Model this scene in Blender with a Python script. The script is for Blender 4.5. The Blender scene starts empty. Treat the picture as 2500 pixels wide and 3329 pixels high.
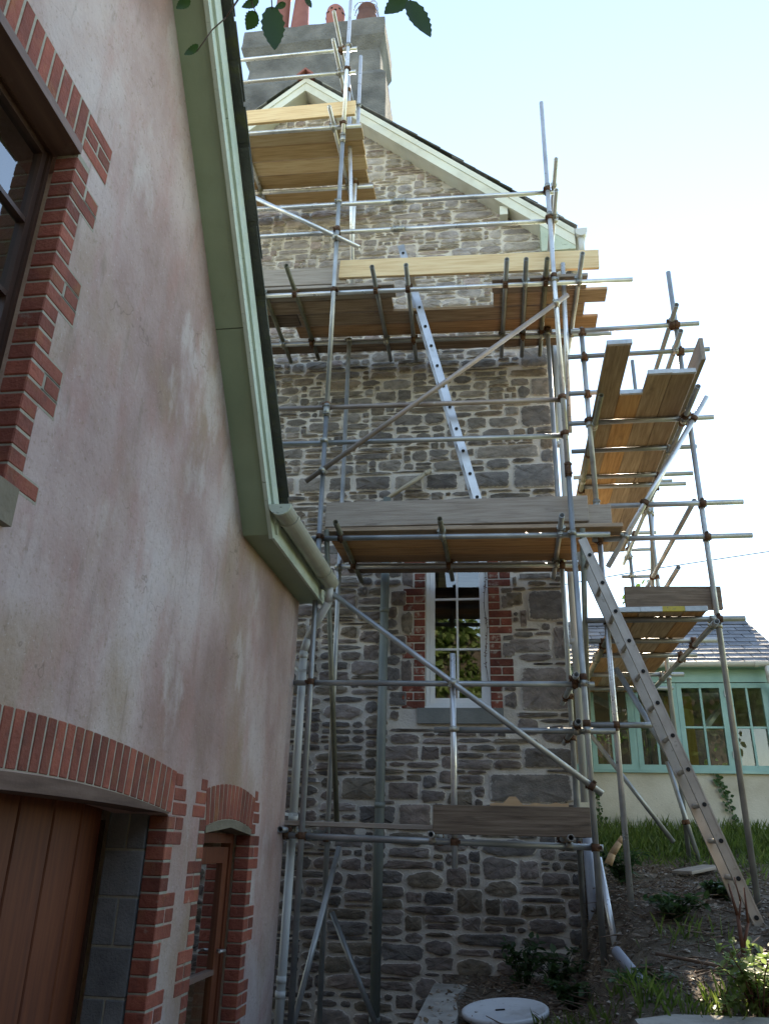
import bpy, bmesh, math, random
from mathutils import Vector, Matrix, geometry
from mathutils import noise as mnoise

SC = bpy.context.scene
COL = SC.collection
V = Vector
R = math.radians

# ------------------------------------------------------------------ camera (origin = the photographer's eye)
FPX = 2586.96                                   # focal length in photo pixels, photo 2500 x 3329
CR = V((0.99022658, 0.13750315, 0.02332838))
CU = V((0.03191639, -0.38624282, 0.92184479))
CB = V((0.13576698, -0.91209066, -0.38685651))
cd = bpy.data.cameras.new('camera')
cd.sensor_fit = 'HORIZONTAL'; cd.sensor_width = 36.0; cd.lens = 36.0 * FPX / 2500.0
cd.clip_start = 0.05; cd.clip_end = 3000
cam = bpy.data.objects.new('camera', cd); COL.objects.link(cam)
cam.matrix_world = Matrix((( CR.x, CU.x, CB.x, 0), (CR.y, CU.y, CB.y, 0), (CR.z, CU.z, CB.z, 0), (0, 0, 0, 1)))
SC.camera = cam

# ------------------------------------------------------------------ sky, sun, exposure
SUN_EL, SUN_AZ = 32.0, 9.5                     # azimuth measured from +Y towards +X
w = bpy.data.worlds.new('World'); SC.world = w; w.use_nodes = True
wt = w.node_tree
sky = wt.nodes.new('ShaderNodeTexSky'); sky.sky_type = 'NISHITA'; sky.sun_disc = False
sky.sun_elevation = R(SUN_EL); sky.sun_rotation = R(SUN_AZ)
sky.air_density = 1.0; sky.dust_density = 0.0; sky.ozone_density = 1.0
bg = wt.nodes['Background']; bg.inputs['Strength'].default_value = 0.15
wt.links.new(sky.outputs[0], bg.inputs[0])
sl = bpy.data.lights.new('sun', 'SUN'); sl.energy = 3.6; sl.angle = R(0.53); sl.color = (1.0, 0.94, 0.84)
so = bpy.data.objects.new('sun', sl); COL.objects.link(so)
sd = V((math.sin(R(SUN_AZ)) * math.cos(R(SUN_EL)), math.cos(R(SUN_AZ)) * math.cos(R(SUN_EL)), math.sin(R(SUN_EL))))
so.rotation_euler = sd.to_track_quat('Z', 'Y').to_euler(); so.location = sd * 60
vs = SC.view_settings
vs.view_transform = 'Standard'; vs.look = 'None'; vs.gamma = 1.0; vs.use_curve_mapping = False
vs.exposure = 1.85
vs.use_white_balance = True; vs.white_balance_temperature = 7950; vs.white_balance_tint = 10
SC.render.film_transparent = False
try:
    SC.cycles.max_bounces = 6; SC.cycles.diffuse_bounces = 3; SC.cycles.transparent_max_bounces = 10
    SC.cycles.caustics_reflective = False; SC.cycles.caustics_refractive = False
except Exception:
    pass

# ------------------------------------------------------------------ materials
def mat(name, cols, nscale=5.0, detail=6.0, scale=(1, 1, 1), rough=0.75, metal=0.0, bump=0.0, bscale=60.0,
        rnd=0.0, attr=None, over=(), spec=0.5, bvec=None, rrange=0.0, dist=0.02):
    m = bpy.data.materials.new(name); m.use_nodes = True
    t = m.node_tree; n = t.nodes; L = t.links.new
    b = n['Principled BSDF']
    tc = n.new('ShaderNodeTexCoord')
    oi = n.new('ShaderNodeObjectInfo')
    # shift every object's pattern so that alike pieces differ
    sh = n.new('ShaderNodeVectorMath'); sh.operation = 'MULTIPLY_ADD'
    cmb = n.new('ShaderNodeCombineXYZ')
    for k in range(3): L(oi.outputs['Random'], cmb.inputs[k])
    L(cmb.outputs[0], sh.inputs[0]); sh.inputs[1].default_value = (37.0, 53.0, 71.0); L(tc.outputs['Object'], sh.inputs[2])
    def mapped(sc):
        mp = n.new('ShaderNodeVectorMath'); mp.operation = 'MULTIPLY'
        L(sh.outputs[0], mp.inputs[0]); mp.inputs[1].default_value = sc
        return mp.outputs[0]
    def nz(sc, s, d=6.0, r=0.55, dis=0.0):
        x = n.new('ShaderNodeTexNoise'); x.inputs['Scale'].default_value = s; x.inputs['Detail'].default_value = d
        x.inputs['Roughness'].default_value = r; x.inputs['Distortion'].default_value = dis
        L(mapped(sc), x.inputs['Vector']); return x.outputs['Fac']
    base = nz(scale, nscale, detail)
    cr = n.new('ShaderNodeValToRGB'); e = cr.color_ramp.elements
    st = cols if isinstance(cols[0][0], (int, float)) and isinstance(cols[0][1], (tuple, list)) else [(0.3 + 0.4 * i / max(1, len(cols) - 1), c) for i, c in enumerate(cols)]
    while len(e) < len(st): e.new(0.5)
    for el, (p, c) in zip(e, st): el.position = p; el.color = (*c, 1)
    L(base, cr.inputs[0]); col = cr.outputs[0]
    def mixc(kind, fac, a, bb):
        x = n.new('ShaderNodeMix'); x.data_type = 'RGBA'; x.blend_type = kind
        if isinstance(fac, float): x.inputs[0].default_value = fac
        else: L(fac, x.inputs[0])
        for s, val in ((6, a), (7, bb)):
            if isinstance(val, tuple): x.inputs[s].default_value = (*val, 1)
            else: L(val, x.inputs[s])
        return x.outputs[2]
    if attr:
        at_ = n.new('ShaderNodeAttribute'); at_.attribute_name = attr
        col = mixc('MULTIPLY', 1.0, at_.outputs['Color'], col)
    for (oc, osc, os_, lo, hi, amt) in over:
        f = nz(osc, os_, 7.0, 0.6)
        mr = n.new('ShaderNodeMapRange'); mr.inputs[1].default_value = lo; mr.inputs[2].default_value = hi
        mr.inputs[4].default_value = amt; L(f, mr.inputs[0])
        col = mixc('MIX', mr.outputs[0], col, oc)
    if rnd:
        mr = n.new('ShaderNodeMapRange'); mr.inputs[3].default_value = 1 - rnd; mr.inputs[4].default_value = 1 + rnd
        L(oi.outputs['Random'], mr.inputs[0])
        hs = n.new('ShaderNodeHueSaturation'); L(mr.outputs[0], hs.inputs['Value']); L(col, hs.inputs['Color']); col = hs.outputs[0]
    L(col, b.inputs['Base Color'])
    b.inputs['Roughness'].default_value = rough; b.inputs['Metallic'].default_value = metal
    b.inputs['Specular IOR Level'].default_value = spec
    if rrange:
        mr = n.new('ShaderNodeMapRange'); mr.inputs[1].default_value = 0.3; mr.inputs[2].default_value = 0.7
        mr.inputs[3].default_value = rough - rrange; mr.inputs[4].default_value = rough + rrange
        L(nz((1, 1, 1), nscale * 3), mr.inputs[0]); L(mr.outputs[0], b.inputs['Roughness'])
    if bump:
        bp = n.new('ShaderNodeBump'); bp.inputs['Strength'].default_value = bump; bp.inputs['Distance'].default_value = dist
        L(nz(bvec or (1, 1, 1), bscale, 8.0, 0.65), bp.inputs['Height']); L(bp.outputs[0], b.inputs['Normal'])
    return m

def leafmat(name, c, c2, tr=0.45):
    m = bpy.data.materials.new(name); m.use_nodes = True
    t = m.node_tree; n = t.nodes; L = t.links.new
    n.clear()
    out = n.new('ShaderNodeOutputMaterial')
    g = n.new('ShaderNodeNewGeometry'); cr = n.new('ShaderNodeValToRGB')
    cr.color_ramp.elements[0].color = (*c, 1); cr.color_ramp.elements[1].color = (*c2, 1)
    L(g.outputs['Random Per Island'], cr.inputs[0])
    p = n.new('ShaderNodeBsdfPrincipled'); p.inputs['Roughness'].default_value = 0.5; L(cr.outputs[0], p.inputs['Base Color'])
    tl = n.new('ShaderNodeBsdfTranslucent'); hs = n.new('ShaderNodeHueSaturation'); hs.inputs['Value'].default_value = 1.5
    L(cr.outputs[0], hs.inputs['Color']); L(hs.outputs[0], tl.inputs['Color'])
    mx = n.new('ShaderNodeMixShader'); mx.inputs[0].default_value = tr
    L(p.outputs[0], mx.inputs[1]); L(tl.outputs[0], mx.inputs[2]); L(mx.outputs[0], out.inputs[0])
    return m

def glassmat(name, ior=1.7, tint=(0.85, 0.9, 0.88), rough=0.0):
    m = bpy.data.materials.new(name); m.use_nodes = True
    t = m.node_tree; n = t.nodes; L = t.links.new
    n.clear()
    out = n.new('ShaderNodeOutputMaterial'); fr = n.new('ShaderNodeFresnel'); fr.inputs[0].default_value = ior
    tr = n.new('ShaderNodeBsdfTransparent'); tr.inputs[0].default_value = (*tint, 1)
    gl = n.new('ShaderNodeBsdfGlossy'); gl.inputs['Roughness'].default_value = rough
    mx = n.new('ShaderNodeMixShader'); L(fr.outputs[0], mx.inputs[0]); L(tr.outputs[0], mx.inputs[1]); L(gl.outputs[0], mx.inputs[2])
    L(mx.outputs[0], out.inputs[0])
    return m

M = {}
M['mortar'] = mat('lime_mortar', [(0.50, 0.455, 0.405), (0.65, 0.60, 0.54), (0.73, 0.69, 0.63)], 4, 8, rough=0.9, bump=0.55, bscale=45,
                  over=[((0.16, 0.13, 0.085), (1, 1, 1), 1.6, 0.58, 0.8, 0.35)])
M['stone'] = mat('rubble_stone', [(0.2, (0.5, 0.49, 0.49)), (0.5, (0.95, 0.94, 0.93)), (0.8, (1.45, 1.42, 1.38))], 8, 10, scale=(1, 1, 2.0), rough=0.85, bump=0.9, bscale=24, attr='tone',
                 over=[((0.24, 0.20, 0.11), (1, 1, 1), 5, 0.60, 0.80, 0.45), ((0.50, 0.46, 0.41), (1, 1, 1), 26, 0.66, 0.74, 0.5), ((0.06, 0.054, 0.05), (1, 1, 3.5), 11, 0.60, 0.76, 0.42)])
def lap_mortar(m, colr):
    # mortar smeared raggedly over the rim of each stone (rim weight sits in the tone attribute's alpha)
    t = m.node_tree; n = t.nodes; L = t.links.new; b = n['Principled BSDF']
    src = b.inputs['Base Color'].links[0].from_socket
    at_ = n.new('ShaderNodeAttribute'); at_.attribute_name = 'tone'
    tc = n.new('ShaderNodeTexCoord'); ns = n.new('ShaderNodeTexNoise'); ns.inputs['Scale'].default_value = 22; ns.inputs['Detail'].default_value = 8; ns.inputs['Roughness'].default_value = .7
    L(tc.outputs['Object'], ns.inputs['Vector'])
    ad = n.new('ShaderNodeMath'); ad.operation = 'MULTIPLY_ADD'; L(ns.outputs['Fac'], ad.inputs[0]); ad.inputs[1].default_value = 1.5; L(at_.outputs['Alpha'], ad.inputs[2])
    mr = n.new('ShaderNodeMapRange'); mr.inputs[1].default_value = 1.22; mr.inputs[2].default_value = 1.42; L(ad.outputs[0], mr.inputs[0])
    mx = n.new('ShaderNodeMix'); mx.data_type = 'RGBA'; L(mr.outputs[0], mx.inputs[0]); L(src, mx.inputs[6]); mx.inputs[7].default_value = (*colr, 1)
    L(mx.outputs[2], b.inputs['Base Color'])
lap_mortar(M['stone'], (0.63, 0.58, 0.52))
M['old_brick'] = mat('old_brick', [(0.12, 0.032, 0.022), (0.21, 0.055, 0.035), (0.27, 0.085, 0.055)], 8, 6, rough=0.85, bump=0.6, bscale=50, rnd=0.3,
                     over=[((0.44, 0.38, 0.32), (1, 1, 1), 14, 0.56, 0.66, 0.75)])
M['new_brick'] = mat('red_brick', [(0.19, 0.05, 0.03), (0.27, 0.07, 0.042), (0.32, 0.095, 0.055)], 6, 5, rough=0.8, bump=0.6, bscale=40, rnd=0.32,
                     over=[((0.33, 0.17, 0.04), (1, 1, 1), 4, 0.56, 0.8, 0.6), ((0.09, 0.035, 0.028), (1, 1, 1), 9, 0.56, 0.75, 0.6), ((0.42, 0.37, 0.29), (1, 1, 1), 13, 0.64, 0.74, 0.5)])
M['brick_mortar'] = mat('brick_mortar', [(0.30, 0.28, 0.22), (0.42, 0.40, 0.32)], 12, 6, rough=0.9, bump=0.5, bscale=60)
M['limewash'] = mat('pink_limewash', [(0.34, (0.31, 0.205, 0.175)), (0.44, (0.40, 0.28, 0.25)), (0.55, (0.49, 0.375, 0.345)), (0.68, (0.57, 0.485, 0.46))], 1.1, 10, scale=(1, 1.1, 0.8), rough=0.92, bump=0.5, bscale=20, dist=0.022,
                    over=[((0.34, 0.235, 0.14), (1, 1.2, 0.8), 1.0, 0.50, 0.64, 0.6), ((0.40, 0.215, 0.18), (1, 1.8, 0.7), 2.3, 0.50, 0.68, 0.5),
                          ((0.58, 0.515, 0.485), (1, 1.4, 0.8), 1.7, 0.56, 0.66, 0.6), ((0.22, 0.165, 0.12), (1, 3.2, 0.5), 4.0, 0.60, 0.74, 0.5),
                          ((0.24, 0.18, 0.11), (1, 1, 1), 42, 0.58, 0.66, 0.4), ((0.62, 0.57, 0.54), (1, 1, 1), 60, 0.62, 0.68, 0.35)])
def cracks(m):
    t = m.node_tree; n = t.nodes; L = t.links.new; b = n['Principled BSDF']; src = b.inputs['Base Color'].links[0].from_socket
    tc = n.new('ShaderNodeTexCoord')
    def nz(sc, d):
        x = n.new('ShaderNodeTexNoise'); x.inputs['Scale'].default_value = sc; x.inputs['Detail'].default_value = d; x.inputs['Roughness'].default_value = .6; L(tc.outputs['Object'], x.inputs['Vector']); return x.outputs['Fac']
    def mth(op, a, bb):
        x = n.new('ShaderNodeMath'); x.operation = op
        for k, v_ in enumerate((a, bb)):
            if isinstance(v_, (int, float)): x.inputs[k].default_value = v_
            else: L(v_, x.inputs[k])
        return x.outputs[0]
    line = n.new('ShaderNodeMapRange'); line.inputs[1].default_value = 0.0; line.inputs[2].default_value = 0.0045; line.inputs[3].default_value = 1.0; line.inputs[4].default_value = 0.0
    L(mth('ABSOLUTE', mth('SUBTRACT', nz(0.9, 5), 0.5), 0), line.inputs[0])
    msk = n.new('ShaderNodeMapRange'); msk.inputs[1].default_value = 0.56; msk.inputs[2].default_value = 0.60; msk.inputs[4].default_value = 0.55; L(nz(1.3, 2), msk.inputs[0])
    mx = n.new('ShaderNodeMix'); mx.data_type = 'RGBA'; L(mth('MULTIPLY', line.outputs[0], msk.outputs[0]), mx.inputs[0]); L(src, mx.inputs[6]); mx.inputs[7].default_value = (0.16, 0.115, 0.085, 1)
    L(mx.outputs[2], b.inputs['Base Color'])
cracks(M['limewash'])
M['green_paint'] = mat('sage_paint', [(0.22, 0.285, 0.18), (0.28, 0.35, 0.225)], 2.0, 5, rough=0.5, bump=0.08, bscale=30,
                       over=[((0.20, 0.19, 0.06), (1, 1, 1), 3, 0.6, 0.8, 0.35)])
M['pale_green'] = mat('flaking_pale_green_paint', [(0.42, 0.50, 0.40), (0.55, 0.63, 0.53)], 3.0, 6, rough=0.55, bump=0.2, bscale=80,
                      over=[((0.08, 0.11, 0.05), (1, 3, 3), 16, 0.62, 0.7, 0.75)])
M['barge_paint'] = mat('weathered_bargeboard_paint', [(0.56, 0.57, 0.48), (0.70, 0.72, 0.64), (0.73, 0.78, 0.71)], 2.2, 7, rough=0.6, bump=0.12, bscale=50,
                       over=[((0.30, 0.27, 0.16), (1, 1, 1), 2.4, 0.62, 0.85, 0.4)])
M['slate'] = mat('roof_slate', [(0.075, 0.08, 0.095), (0.115, 0.122, 0.14), (0.16, 0.165, 0.18)], 7, 7, rough=0.55, bump=0.3, bscale=25, rnd=0.35,
                 over=[((0.20, 0.19, 0.10), (1, 1, 1), 8, 0.66, 0.8, 0.4)])
M['verge_slate'] = mat('lichened_verge_slate', [(0.15, 0.155, 0.155), (0.22, 0.225, 0.215), (0.30, 0.30, 0.28)], 7, 7, rough=0.7, bump=0.3, bscale=25, rnd=0.3,
                       over=[((0.26, 0.25, 0.11), (1, 1, 1), 6, 0.58, 0.75, 0.6)])
M['moss_slate'] = mat('mossy_slate', [(0.045, 0.05, 0.04), (0.08, 0.085, 0.07)], 5, 7, rough=0.8, bump=0.4, bscale=30, rnd=0.25,
                      over=[((0.10, 0.11, 0.025), (1, 1, 1), 7, 0.52, 0.7, 0.7)])
M['render_grey'] = mat('chimney_render', [(0.10, 0.103, 0.105), (0.175, 0.18, 0.18), (0.25, 0.25, 0.245)], 2.6, 8, rough=0.95, bump=0.9, bscale=30, dist=0.03,
                       over=[((0.07, 0.07, 0.065), (1, 1, 0.6), 1.8, 0.54, 0.75, 0.6), ((0.42, 0.40, 0.30), (1, 1, 1), 7, 0.66, 0.78, 0.5)])
M['terracotta'] = mat('terracotta', [(0.25, 0.09, 0.075), (0.34, 0.14, 0.12)], 4, 5, rough=0.8, bump=0.2, rnd=0.15)
M['dark_pot'] = mat('sooty_pot', [(0.10, 0.045, 0.035), (0.17, 0.08, 0.06)], 4, 5, rough=0.8)
M['galv'] = mat('galvanised_tube', [(0.55, 0.56, 0.57), (0.70, 0.71, 0.72), (0.80, 0.81, 0.81)], 5, 7, scale=(1, 1, 1), rough=0.34, metal=0.62, rnd=0.12, rrange=0.1,
                over=[((0.45, 0.43, 0.40), (1, 1, 1), 11, 0.62, 0.7, 0.6)])
M['galv_old'] = mat('dull_galvanised_tube', [(0.24, 0.255, 0.26), (0.33, 0.345, 0.35), (0.44, 0.455, 0.455)], 4, 7, rough=0.42, metal=0.55, rnd=0.25, rrange=0.1,
                    over=[((0.40, 0.38, 0.34), (1, 1, 1), 14, 0.66, 0.72, 0.7), ((0.17, 0.10, 0.055), (1, 1, 1), 5, 0.62, 0.8, 0.6)])
M['galv_mossy'] = mat('grimy_tube', [(0.15, 0.15, 0.11), (0.26, 0.25, 0.19)], 6, 7, rough=0.6, metal=0.5, rnd=0.2,
                      over=[((0.34, 0.31, 0.22), (1, 1, 1), 12, 0.58, 0.7, 0.7), ((0.05, 0.05, 0.04), (1, 1, 1), 9, 0.58, 0.7, 0.7)])
M['tube_brown'] = mat('brown_stained_tube', [(0.24, 0.19, 0.165), (0.35, 0.29, 0.255), (0.43, 0.37, 0.33)], 3, 7, rough=0.5, metal=0.35, rnd=0.15,
                      over=[((0.30, 0.16, 0.12), (1, 1, 1), 3, 0.56, 0.72, 0.6), ((0.20, 0.26, 0.20), (1, 1, 1), 2.2, 0.60, 0.74, 0.5), ((0.5, 0.48, 0.45), (1, 1, 1), 15, 0.66, 0.72, 0.7)])
M['rust'] = mat('rusty_coupler', [(0.075, 0.036, 0.022), (0.135, 0.066, 0.036), (0.21, 0.125, 0.07)], 25, 6, rough=0.8, metal=0.3, bump=0.4, bscale=120, rnd=0.3)
M['zinc'] = mat('zinc_coupler', [(0.32, 0.32, 0.29), (0.46, 0.45, 0.40)], 20, 6, rough=0.45, metal=0.8, rnd=0.2, over=[((0.25, 0.2, 0.1), (1, 1, 1), 20, 0.55, 0.7, 0.6)])
WG = (0.9, 14, 14)
M['pine'] = mat('new_pine', [(0.66, 0.44, 0.225), (0.78, 0.565, 0.32), (0.84, 0.65, 0.40)], 3, 7, scale=WG, rough=0.7, bump=0.12, bscale=6, bvec=WG, rnd=0.24,
                over=[((0.32, 0.17, 0.07), (1.2, 4, 4), 2.3, 0.66, 0.78, 0.7)])
M['pine_b'] = mat('honey_pine', [(0.52, 0.32, 0.14), (0.64, 0.42, 0.205), (0.74, 0.52, 0.28)], 3, 7, scale=WG, rough=0.7, bump=0.12, bscale=6, bvec=WG, rnd=0.1,
                  over=[((0.28, 0.14, 0.055), (1.2, 4, 4), 2.3, 0.62, 0.76, 0.75)])
M['under'] = mat('warm_board', [(0.27, 0.15, 0.075), (0.38, 0.225, 0.12), (0.46, 0.29, 0.17)], 3, 7, scale=WG, rough=0.75, bump=0.15, bscale=6, bvec=WG, rnd=0.28,
                 over=[((0.12, 0.06, 0.03), (1.0, 4, 4), 2.3, 0.62, 0.78, 0.7), ((0.30, 0.25, 0.20), (0.8, 5, 5), 1.7, 0.55, 0.75, 0.5)])
M['warm'] = mat('orange_board', [(0.38, 0.19, 0.075), (0.52, 0.29, 0.13), (0.60, 0.36, 0.175)], 3, 7, scale=WG, rough=0.75, bump=0.15, bscale=6, bvec=WG, rnd=0.2,
                over=[((0.2, 0.09, 0.04), (1.0, 4, 4), 2.3, 0.60, 0.78, 0.7)])
M['grey_wood'] = mat('weathered_board', [(0.29, 0.235, 0.19), (0.36, 0.30, 0.25), (0.42, 0.36, 0.30)], 3, 8, scale=WG, rough=0.85, bump=0.3, bscale=6, bvec=WG, rnd=0.2,
                     over=[((0.10, 0.08, 0.065), (1.0, 5, 5), 2.4, 0.6, 0.75, 0.7)])
M['tan_wood'] = mat('tan_board', [(0.26, 0.18, 0.12), (0.38, 0.275, 0.19), (0.48, 0.365, 0.265)], 3, 8, scale=WG, rough=0.85, bump=0.25, bscale=6, bvec=WG, rnd=0.2,
                    over=[((0.13, 0.09, 0.06), (1.0, 5, 5), 2.4, 0.58, 0.74, 0.6)])
M['brown_wood'] = mat('brown_weathered_board', [(0.13, 0.09, 0.062), (0.21, 0.15, 0.105), (0.30, 0.225, 0.165)], 3, 8, scale=WG, rough=0.85, bump=0.3, bscale=6, bvec=WG, rnd=0.25,
                      over=[((0.05, 0.035, 0.025), (1.0, 5, 5), 2.4, 0.58, 0.74, 0.7)])
M['alu'] = mat('aluminium', [(0.48, 0.48, 0.48), (0.60, 0.60, 0.60)], 8, 5, scale=(1, 1, 1), rough=0.36, metal=0.85, over=[((0.35, 0.33, 0.30), (1, 1, 1), 13, 0.62, 0.74, 0.6)])
M['alu_old'] = mat('dull_aluminium', [(0.40, 0.36, 0.32), (0.52, 0.475, 0.43)], 8, 6, rough=0.5, metal=0.55, over=[((0.20, 0.17, 0.14), (1, 1, 1), 16, 0.62, 0.72, 0.7)])
M['dark'] = mat('dark_void', [(0.012, 0.012, 0.012), (0.018, 0.018, 0.018)], 4, 2, rough=0.9)
M['white_paint'] = mat('white_gloss_paint', [(0.76, 0.77, 0.78), (0.84, 0.85, 0.86)], 4, 5, rough=0.45, over=[((0.42, 0.40, 0.35), (1, 1, 1), 6, 0.64, 0.8, 0.4)])
M['white_pvc'] = mat('white_pvc', [(0.52, 0.54, 0.54), (0.60, 0.62, 0.61)], 3, 4, rough=0.4, over=[((0.30, 0.31, 0.27), (1, 1, 1), 5, 0.62, 0.8, 0.4)])
M['cream_pvc'] = mat('cream_pvc', [(0.44, 0.39, 0.30), (0.50, 0.45, 0.35)], 3, 4, rough=0.45)
M['gutter_pvc'] = mat('stained_gutter', [(0.33, 0.33, 0.27), (0.44, 0.44, 0.37)], 3, 6, rough=0.5, over=[((0.20, 0.19, 0.08), (1, 1, 1), 4, 0.55, 0.75, 0.5)])
M['soil_pipe'] = mat('green_grey_pipe', [(0.15, 0.175, 0.165), (0.20, 0.225, 0.21)], 3, 5, rough=0.5, over=[((0.28, 0.27, 0.24), (1, 1, 1), 12, 0.64, 0.74, 0.5)])
M['blue_pipe'] = mat('grey_blue_pipe', [(0.26, 0.28, 0.33), (0.34, 0.36, 0.41)], 4, 6, rough=0.5, over=[((0.18, 0.16, 0.13), (1, 1, 1), 9, 0.6, 0.75, 0.6)])
M['brown_frame'] = mat('dark_stained_frame', [(0.045, 0.022, 0.014), (0.075, 0.036, 0.022)], 4, 6, scale=(4, 4, 1), rough=0.45)
M['orange_door'] = mat('stained_timber_door', [(0.10, 0.022, 0.007), (0.15, 0.036, 0.010), (0.19, 0.052, 0.015)], 3, 7, scale=(12, 12, 0.8), rough=0.62, rnd=0.15)
M['lead'] = mat('lintel_paint', [(0.13, 0.075, 0.055), (0.22, 0.135, 0.105)], 3, 7, scale=(6, .6, 6), rough=0.65, over=[((0.36, 0.30, 0.27), (1, 1, 1), 7, 0.62, 0.78, 0.5)])
M['lintel_timber'] = mat('old_lintel_timber', [(0.075, 0.042, 0.030), (0.13, 0.078, 0.056), (0.18, 0.115, 0.09)], 3, 7, scale=(8, .8, 8), rough=0.85, bump=0.2, bscale=20)
M['block'] = mat('concrete_block', [(0.15, 0.155, 0.155), (0.23, 0.235, 0.23)], 9, 8, rough=0.95, bump=0.6, bscale=70, rnd=0.15)
M['sill_stone'] = mat('slate_sill', [(0.15, 0.16, 0.155), (0.23, 0.235, 0.22)], 5, 7, rough=0.8, bump=0.3, bscale=40, over=[((0.25, 0.22, 0.12), (1, 1, 1), 6, 0.6, 0.8, 0.5)])
M['brown_sill'] = mat('lichened_sill', [(0.15, 0.125, 0.085), (0.24, 0.205, 0.145)], 5, 7, rough=0.85, bump=0.4, bscale=40, over=[((0.33, 0.28, 0.12), (1, 1, 1), 6, 0.6, 0.8, 0.5)])
M['turquoise'] = mat('turquoise_paint', [(0.20, 0.375, 0.35), (0.255, 0.45, 0.42), (0.31, 0.51, 0.475)], 3, 5, rough=0.5, over=[((0.10, 0.16, 0.13), (1, 1, 1), 9, 0.66, 0.76, 0.5)])
M['cream_render'] = mat('cream_render', [(0.46, 0.42, 0.34), (0.58, 0.54, 0.46), (0.64, 0.60, 0.52)], 2.5, 8, rough=0.9, bump=0.25, bscale=40,
                        over=[((0.28, 0.25, 0.17), (1, 1, 1), 3, 0.58, 0.8, 0.6), ((0.08, 0.08, 0.06), (1, 1, 1), 34, 0.66, 0.7, 0.7)])
M['interior'] = mat('room_plaster', [(0.50, 0.46, 0.36), (0.56, 0.52, 0.42)], 2, 3, rough=0.9)
M['ochre'] = mat('ochre_curtain', [(0.42, 0.27, 0.07), (0.52, 0.36, 0.11)], 3, 3, scale=(8, 1, 1), rough=0.9)
M['concrete'] = mat('old_concrete', [(0.22, 0.20, 0.175), (0.33, 0.31, 0.275), (0.42, 0.40, 0.36)], 4, 9, rough=0.9, bump=0.35, bscale=40, over=[((0.15, 0.14, 0.10), (1, 1, 1), 3, 0.56, 0.75, 0.6)])
M['lid'] = mat('white_plastic_lid', [(0.50, 0.52, 0.54), (0.60, 0.62, 0.63)], 4, 6, rough=0.5, over=[((0.26, 0.24, 0.20), (1, 1, 1), 5, 0.52, 0.72, 0.6), ((0.12, 0.11, 0.08), (1, 1, 1), 24, 0.62, 0.70, 0.6)])
M['soil'] = mat('bank_soil', [(0.075, 0.052, 0.034), (0.15, 0.112, 0.078), (0.25, 0.20, 0.15)], 7, 10, rough=0.95, bump=1.0, bscale=22, dist=0.06,
                over=[((0.24, 0.21, 0.18), (1, 1, 1), 26, 0.62, 0.72, 0.6), ((0.05, 0.065, 0.02), (1, 1, 1), 1.4, 0.56, 0.70, 0.4)])
M['gravel'] = mat('bounce_gravel', [(0.13, 0.115, 0.095), (0.20, 0.18, 0.15), (0.27, 0.245, 0.21)], 30, 8, rough=0.95, bump=0.6, bscale=60)  # unseen yard surface added to bounce fill light upward
M['lawn'] = mat('bounce_lawn', [(0.10, 0.13, 0.035), (0.16, 0.19, 0.06), (0.22, 0.23, 0.09)], 3, 8, rough=0.95, bump=0.5, bscale=40)  # out-of-view ground cover added to reflect light onto board undersides
M['rubble'] = mat('stony_debris', [(0.12, 0.095, 0.07), (0.24, 0.205, 0.165), (0.42, 0.38, 0.33)], 3, 4, rough=0.95)
M['twig'] = mat('dead_twig', [(0.10, 0.065, 0.045), (0.20, 0.14, 0.10)], 5, 5, rough=0.9)
M['bark'] = mat('bark', [(0.055, 0.042, 0.032), (0.11, 0.088, 0.07)], 6, 8, scale=(3, 3, 1), rough=0.95, bump=0.6, bscale=20)
M['red_stem'] = mat('red_brown_stem', [(0.085, 0.035, 0.022), (0.15, 0.065, 0.04)], 6, 5, rough=0.8)
M['fresh_wood'] = mat('split_fresh_wood', [(0.48, 0.29, 0.15), (0.60, 0.41, 0.24)], 4, 6, scale=WG, rough=0.8)
M['cable'] = mat('black_cable', [(0.02, 0.02, 0.02), (0.03, 0.03, 0.03)], 4, 2, rough=0.6)
M['yellow'] = mat('yellow_end_band', [(0.52, 0.40, 0.05), (0.60, 0.48, 0.08)], 30, 3, rough=0.5, over=[((0.2, 0.18, 0.1), (1, 1, 1), 40, 0.56, 0.62, 0.8)])
M['band'] = mat('galvanised_end_band', [(0.38, 0.39, 0.39), (0.52, 0.53, 0.53)], 20, 4, rough=0.45, metal=0.7)
M['leaf'] = leafmat('tree_leaf', (0.030, 0.065, 0.012), (0.075, 0.13, 0.025), 0.45)
M['near_leaf'] = leafmat('overhanging_leaf', (0.028, 0.070, 0.016), (0.045, 0.095, 0.020), 0.42)
M['ivy'] = leafmat('ivy_leaf', (0.03, 0.075, 0.02), (0.07, 0.13, 0.035), 0.3)
M['grass'] = leafmat('grass_blade', (0.06, 0.11, 0.016), (0.15, 0.20, 0.045), 0.5)
M['bramble'] = leafmat('bramble_leaf', (0.12, 0.19, 0.05), (0.22, 0.28, 0.10), 0.5)
M['weed'] = leafmat('weed_leaf', (0.025, 0.06, 0.018), (0.055, 0.10, 0.03), 0.4)
M['litter'] = leafmat('dead_leaf', (0.07, 0.042, 0.025), (0.36, 0.27, 0.19), 0.15)
M['glass'] = glassmat('window_glass', 2.3)
M['glass_up'] = glassmat('upper_window_glass', 3.4)
M['glass_c'] = glassmat('garden_room_glass', 1.9, (0.86, 0.93, 0.84))

# ------------------------------------------------------------------ mesh helpers
WLOC = {}                                       # world position of every object that can be a parent
def link(o, parent=None, loc=V((0, 0, 0))):
    COL.objects.link(o); WLOC[o.name] = V(loc)
    if parent is not None:
        o.parent = parent; o.location = V(loc) - WLOC[parent.name]
    else:
        o.location = loc
    return o

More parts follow.
